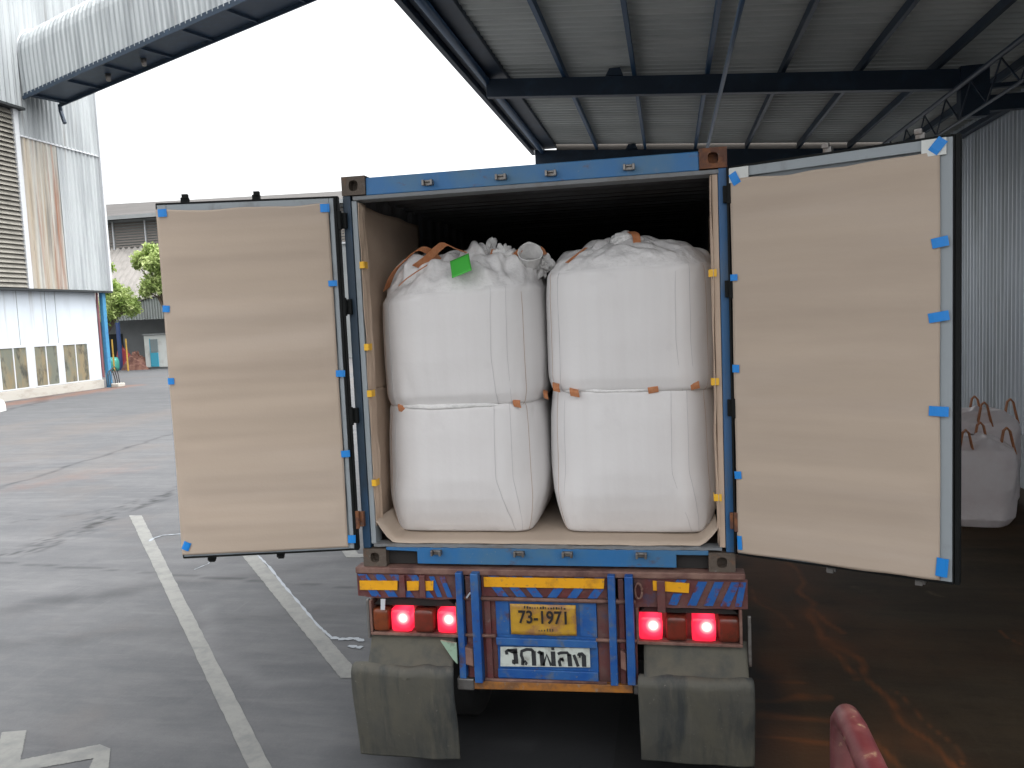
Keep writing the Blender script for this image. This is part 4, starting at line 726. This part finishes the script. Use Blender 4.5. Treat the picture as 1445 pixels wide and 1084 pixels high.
for xx in (5.2, 7.9): b.tube([(xx, gw * .62, .02), (xx, gw * .62, -.30)], [.14, .10], 12)
build('floodlight', b, 'steel', GA, smooth=True)
b = MB(T)
b.grid(lambda u, v: (-.25 * v ** 2 * 0 + .16 * math.cos(v * 6.283), gw / 2 + (gw / 2 + .05) * math.cos(math.pi * (1 - u)), gh + 1.3 * math.sin(math.pi * u) + .1 * math.sin(v * 6.283)), 20, 8); build('end_seal', b, 'frame', GA, smooth=True)

# ---------------------------------------------------------------- far buildings, tree, booth and clutter
FW = thing('far_warehouse', 'long far warehouse with a grey roof and louvred band behind the yard', 'building', (-42, 64, 0))
b = MB(); b.box(-62, -16, 64, 82, 0, 13.6); build('wall', b, 'fargrey', FW)
b = MB(); b.hexa([(-63, 62.9, 13.9), (-16, 62.9, 13.55), (-63, 84, 13.9), (-16, 84, 13.55), (-63, 66.5, 15.75), (-16, 66.5, 14.9), (-63, 80, 15.75), (-16, 80, 14.9)]); build('roof', b, 'farroof', FW)
b = MB(); b.box(-63, -16, 62.8, 62.9, 13.5, 13.85); build('fascia', b, 'fargrey', FW)
for x in np.arange(-60, -18, 3.35):
    b = MB(); z = 10.3
    while z < 13.2: b.hexa([(x, 63.9, z), (x + 3.15, 63.9, z), (x, 63.96, z), (x + 3.15, 63.96, z), (x, 63.97, z + .16), (x + 3.15, 63.97, z + .16), (x, 63.99, z + .16), (x + 3.15, 63.99, z + .16)]); z += .24
    build('louvre', b, 'lou2', FW)
b = MB(); b.box(-62, -16, 63.85, 64, 10.1, 10.25)
for x in np.arange(-60.15, -18, 3.35): b.box(x, x + .1, 63.8, 63.9, 10.25, 13.4)
build('mullion', b, 'frame', FW)
OR_ = thing('old_shed', 'low old shed with pale fibre roof seen behind the tree', 'shed', (-45, 61, 0))
b = MB(); b.grid(lambda u, v: (-58 + u * 30, 58.5 + v * 5, 6.0 + v * 4.9 + corr(u * 30, .6, .09)), 400, 1); build('roof', b, 'farroof2', OR_)
b = MB(); b.box(-57.5, -28.5, 59, 63.5, 0, 5.9); build('wall', b, 'fargrey', OR_)
SH = thing('arched_shed', 'open shed with a curved corrugated roof behind the yard', 'shed', (-46, 58, 0))
def ax_(x): return 4.15 + 1.75 * max(0, math.cos((x + 40.0) / 5.0 * math.pi / 2)) ** 1.0 if abs(x + 40.0) < 5.0 else 4.15
b = MB(); b.grid(lambda u, v: (-52 + u * 24, 55.5 + v * 4, ax_(-52 + u * 24) + .1), 90, 1); build('roof', b, 'farroof2', SH, solid=.08)
b = MB(); b.grid(lambda u, v: (-45.0 + u * 10.0, 55.6 + corr(u * 10.0, .25, .04), 4.1 + v * (ax_(-45.0 + u * 10.0) - 4.1)), 340, 1); build('gable_sheet', b, 'shed', SH)
b = MB(); b.box(-53, -32, 58.5, 58.7, 0, 5.3); build('back_wall', b, 'fargrey', SH)
for x0, x1, z1 in ((-47.5, -46.0, 3.0), (-50.5, -48.5, 3.0)):
    b = MB(); b.box(x0, x1, 58.44, 58.5, .6, z1); build('dark_opening', b, 'dark', SH)
b = MB(); b.box(-44.3, -44.05, 55.4, 55.6, 0, 4.05); b.box(-36.4, -36.2, 55.8, 56.0, 0, 4.1); build('post', b, 'dblue', SH)
BO = thing('guard_booth', 'small white portable booth with a blue door by the far shed', 'booth', (-40.2, 55.5, 0))
b = MB(); b.box(-41.45, -39.0, 54.9, 56.4, .15, 2.8); build('cabin', b, 'booth', BO, bev=.05)
b = MB(); b.box(-40.86, -40.2, 54.84, 54.9, .2, 1.35); b.box(-40.93, -40.87, 54.83, 54.9, .2, 2.5); build('door', b, 'bdoor', BO, bev=.02)
b = MB(); b.box(-40.86, -40.2, 54.84, 54.9, 1.38, 2.45); build('window', b, 'bglass', BO)
b = MB(); b.box(-41.5, -38.95, 54.8, 56.5, 2.81, 2.9); b.box(-41.3, -39.1, 55, 56.3, .01, .14); build('roof', b, 'fargrey', BO)
t = thing('drum', 'teal plastic drum beside the blue post under the far shed', 'drum', (-44.15, 54.5, 0)); b = MB(); b.tube([(-44.15, 54.5, .01), (-44.15, 54.5, .3), (-44.15, 54.5, .75), (-44.15, 54.5, 1.05)], [.42, .48, .48, .40], 20); build('drum_body', b, 'teal', t, smooth=True); b = MB(); b.tube([(-44.15, 54.5, 1.06), (-44.15, 54.5, 1.12)], .38, 20); build('lid', b, 'teal', t)
def mound(name, x, y, r, h, seed, m, label, cat):
    b = MB(); b.grid(lambda u, v: (x + r * v * math.cos(u * 6.283) * (1 + .2 * nz(u * 5, v, seed)), y + .5 * r * v * math.sin(u * 6.283), max(0, h * (1 - v ** 2) * (1 + .5 * nz(u * 4, v * 3, seed, 2)))), 40, 14, close=True); o = build(name, b, m, loc=(x, y, 0)); tagit(o, label, cat)
mound('sack_heap', -42.5, 55.2, 1.35, 1.25, 2, 'browns', 'heap of brown and red sacks left of the white booth', 'sacks'); mound('plastic_heap', -44.2, 56.0, 1.0, 1.7, 5, 'redd', 'dark red plastic heap behind the teal drum', 'heap')
for x, lab in ((-43.4, 'left thin yellow post under the far shed'), (-42.15, 'right thin yellow post beside the sack heap')):
    b = MB(); b.tube([(x, 53.6, 0), (x, 53.6, 2.6)], .06, 8); o = build('yellow_post', b, 'ypost', loc=(x, 53.6, 0)); tagit(o, lab, 'post', 'yellow posts under the far shed')
def tree(x, y, blobs, n, trunk, label, seed):
    t = thing('leafy_tree', label, 'tree', (x, y, 0), 'light green trees in the yard'); r = np.random.default_rng(seed); vs = []; fs = []
    tot = sum(bb[3] ** 2 for bb in blobs)
    for bx, by, bz, br in blobs:
        k = int(n * br ** 2 / tot); sub = r.normal(size=(14, 3)); sub = sub / np.linalg.norm(sub, axis=1)[:, None] * br * r.uniform(.3, 1.0, (14, 1))
        for i in range(k):
            c = np.array([bx, by, bz]) + sub[r.integers(14)] + r.normal(size=3) * br * .33; a = r.normal(size=3); a /= np.linalg.norm(a); q = np.cross(a, r.normal(size=3)); q /= np.linalg.norm(q); L = r.uniform(.09, .2); w = L * .42; j = len(vs)
            vs += [tuple(c - a * L), tuple(c + q * w), tuple(c + a * L), tuple(c - q * w)]; fs.append((j, j + 1, j + 2, j + 3))
    b = MB(); b.add(vs, fs); build('crown', b, 'leaf', t); b = MB(); b.tube([(x, y, 0), (x + .1, y, trunk * .5), (x, y, trunk)], [.12, .09, .07], 10)
    for bx, by, bz, br in blobs: b.tube([(x, y, trunk * .8), ((x + bx) / 2, (y + by) / 2, (trunk + bz) / 2 + .3), (bx, by, bz)], [.1, .07, .03], 6)
    build('trunk', b, 'bark', t, smooth=True)
tree(-43.3, 52.6, [(-41.7, 52.6, 5.7, .8), (-40.9, 52.6, 5.1, .6), (-42.3, 52.4, 5.1, .8), (-42.2, 52.6, 6.5, .6), (-40.3, 52.4, 5.0, .4), (-42.5, 52.6, 8.2, .4)], 9500, 3.4, 'light green leafy tree beside the corner of the left warehouse', 3)
tree(-37.2, 52.5, [(-39.3, 52.5, 8.7, .55), (-38.5, 52.6, 9.3, .5), (-39.9, 52.6, 8.4, .3), (-38.0, 52.5, 8.2, .8), (-38.6, 52.4, 6.7, .6), (-37.6, 52.6, 6.8, .8), (-39.2, 52.4, 6.3, .4), (-36.8, 52.5, 8.6, 1.0)], 11000, 4.6, 'taller light green tree half hidden behind the left container door', 6)
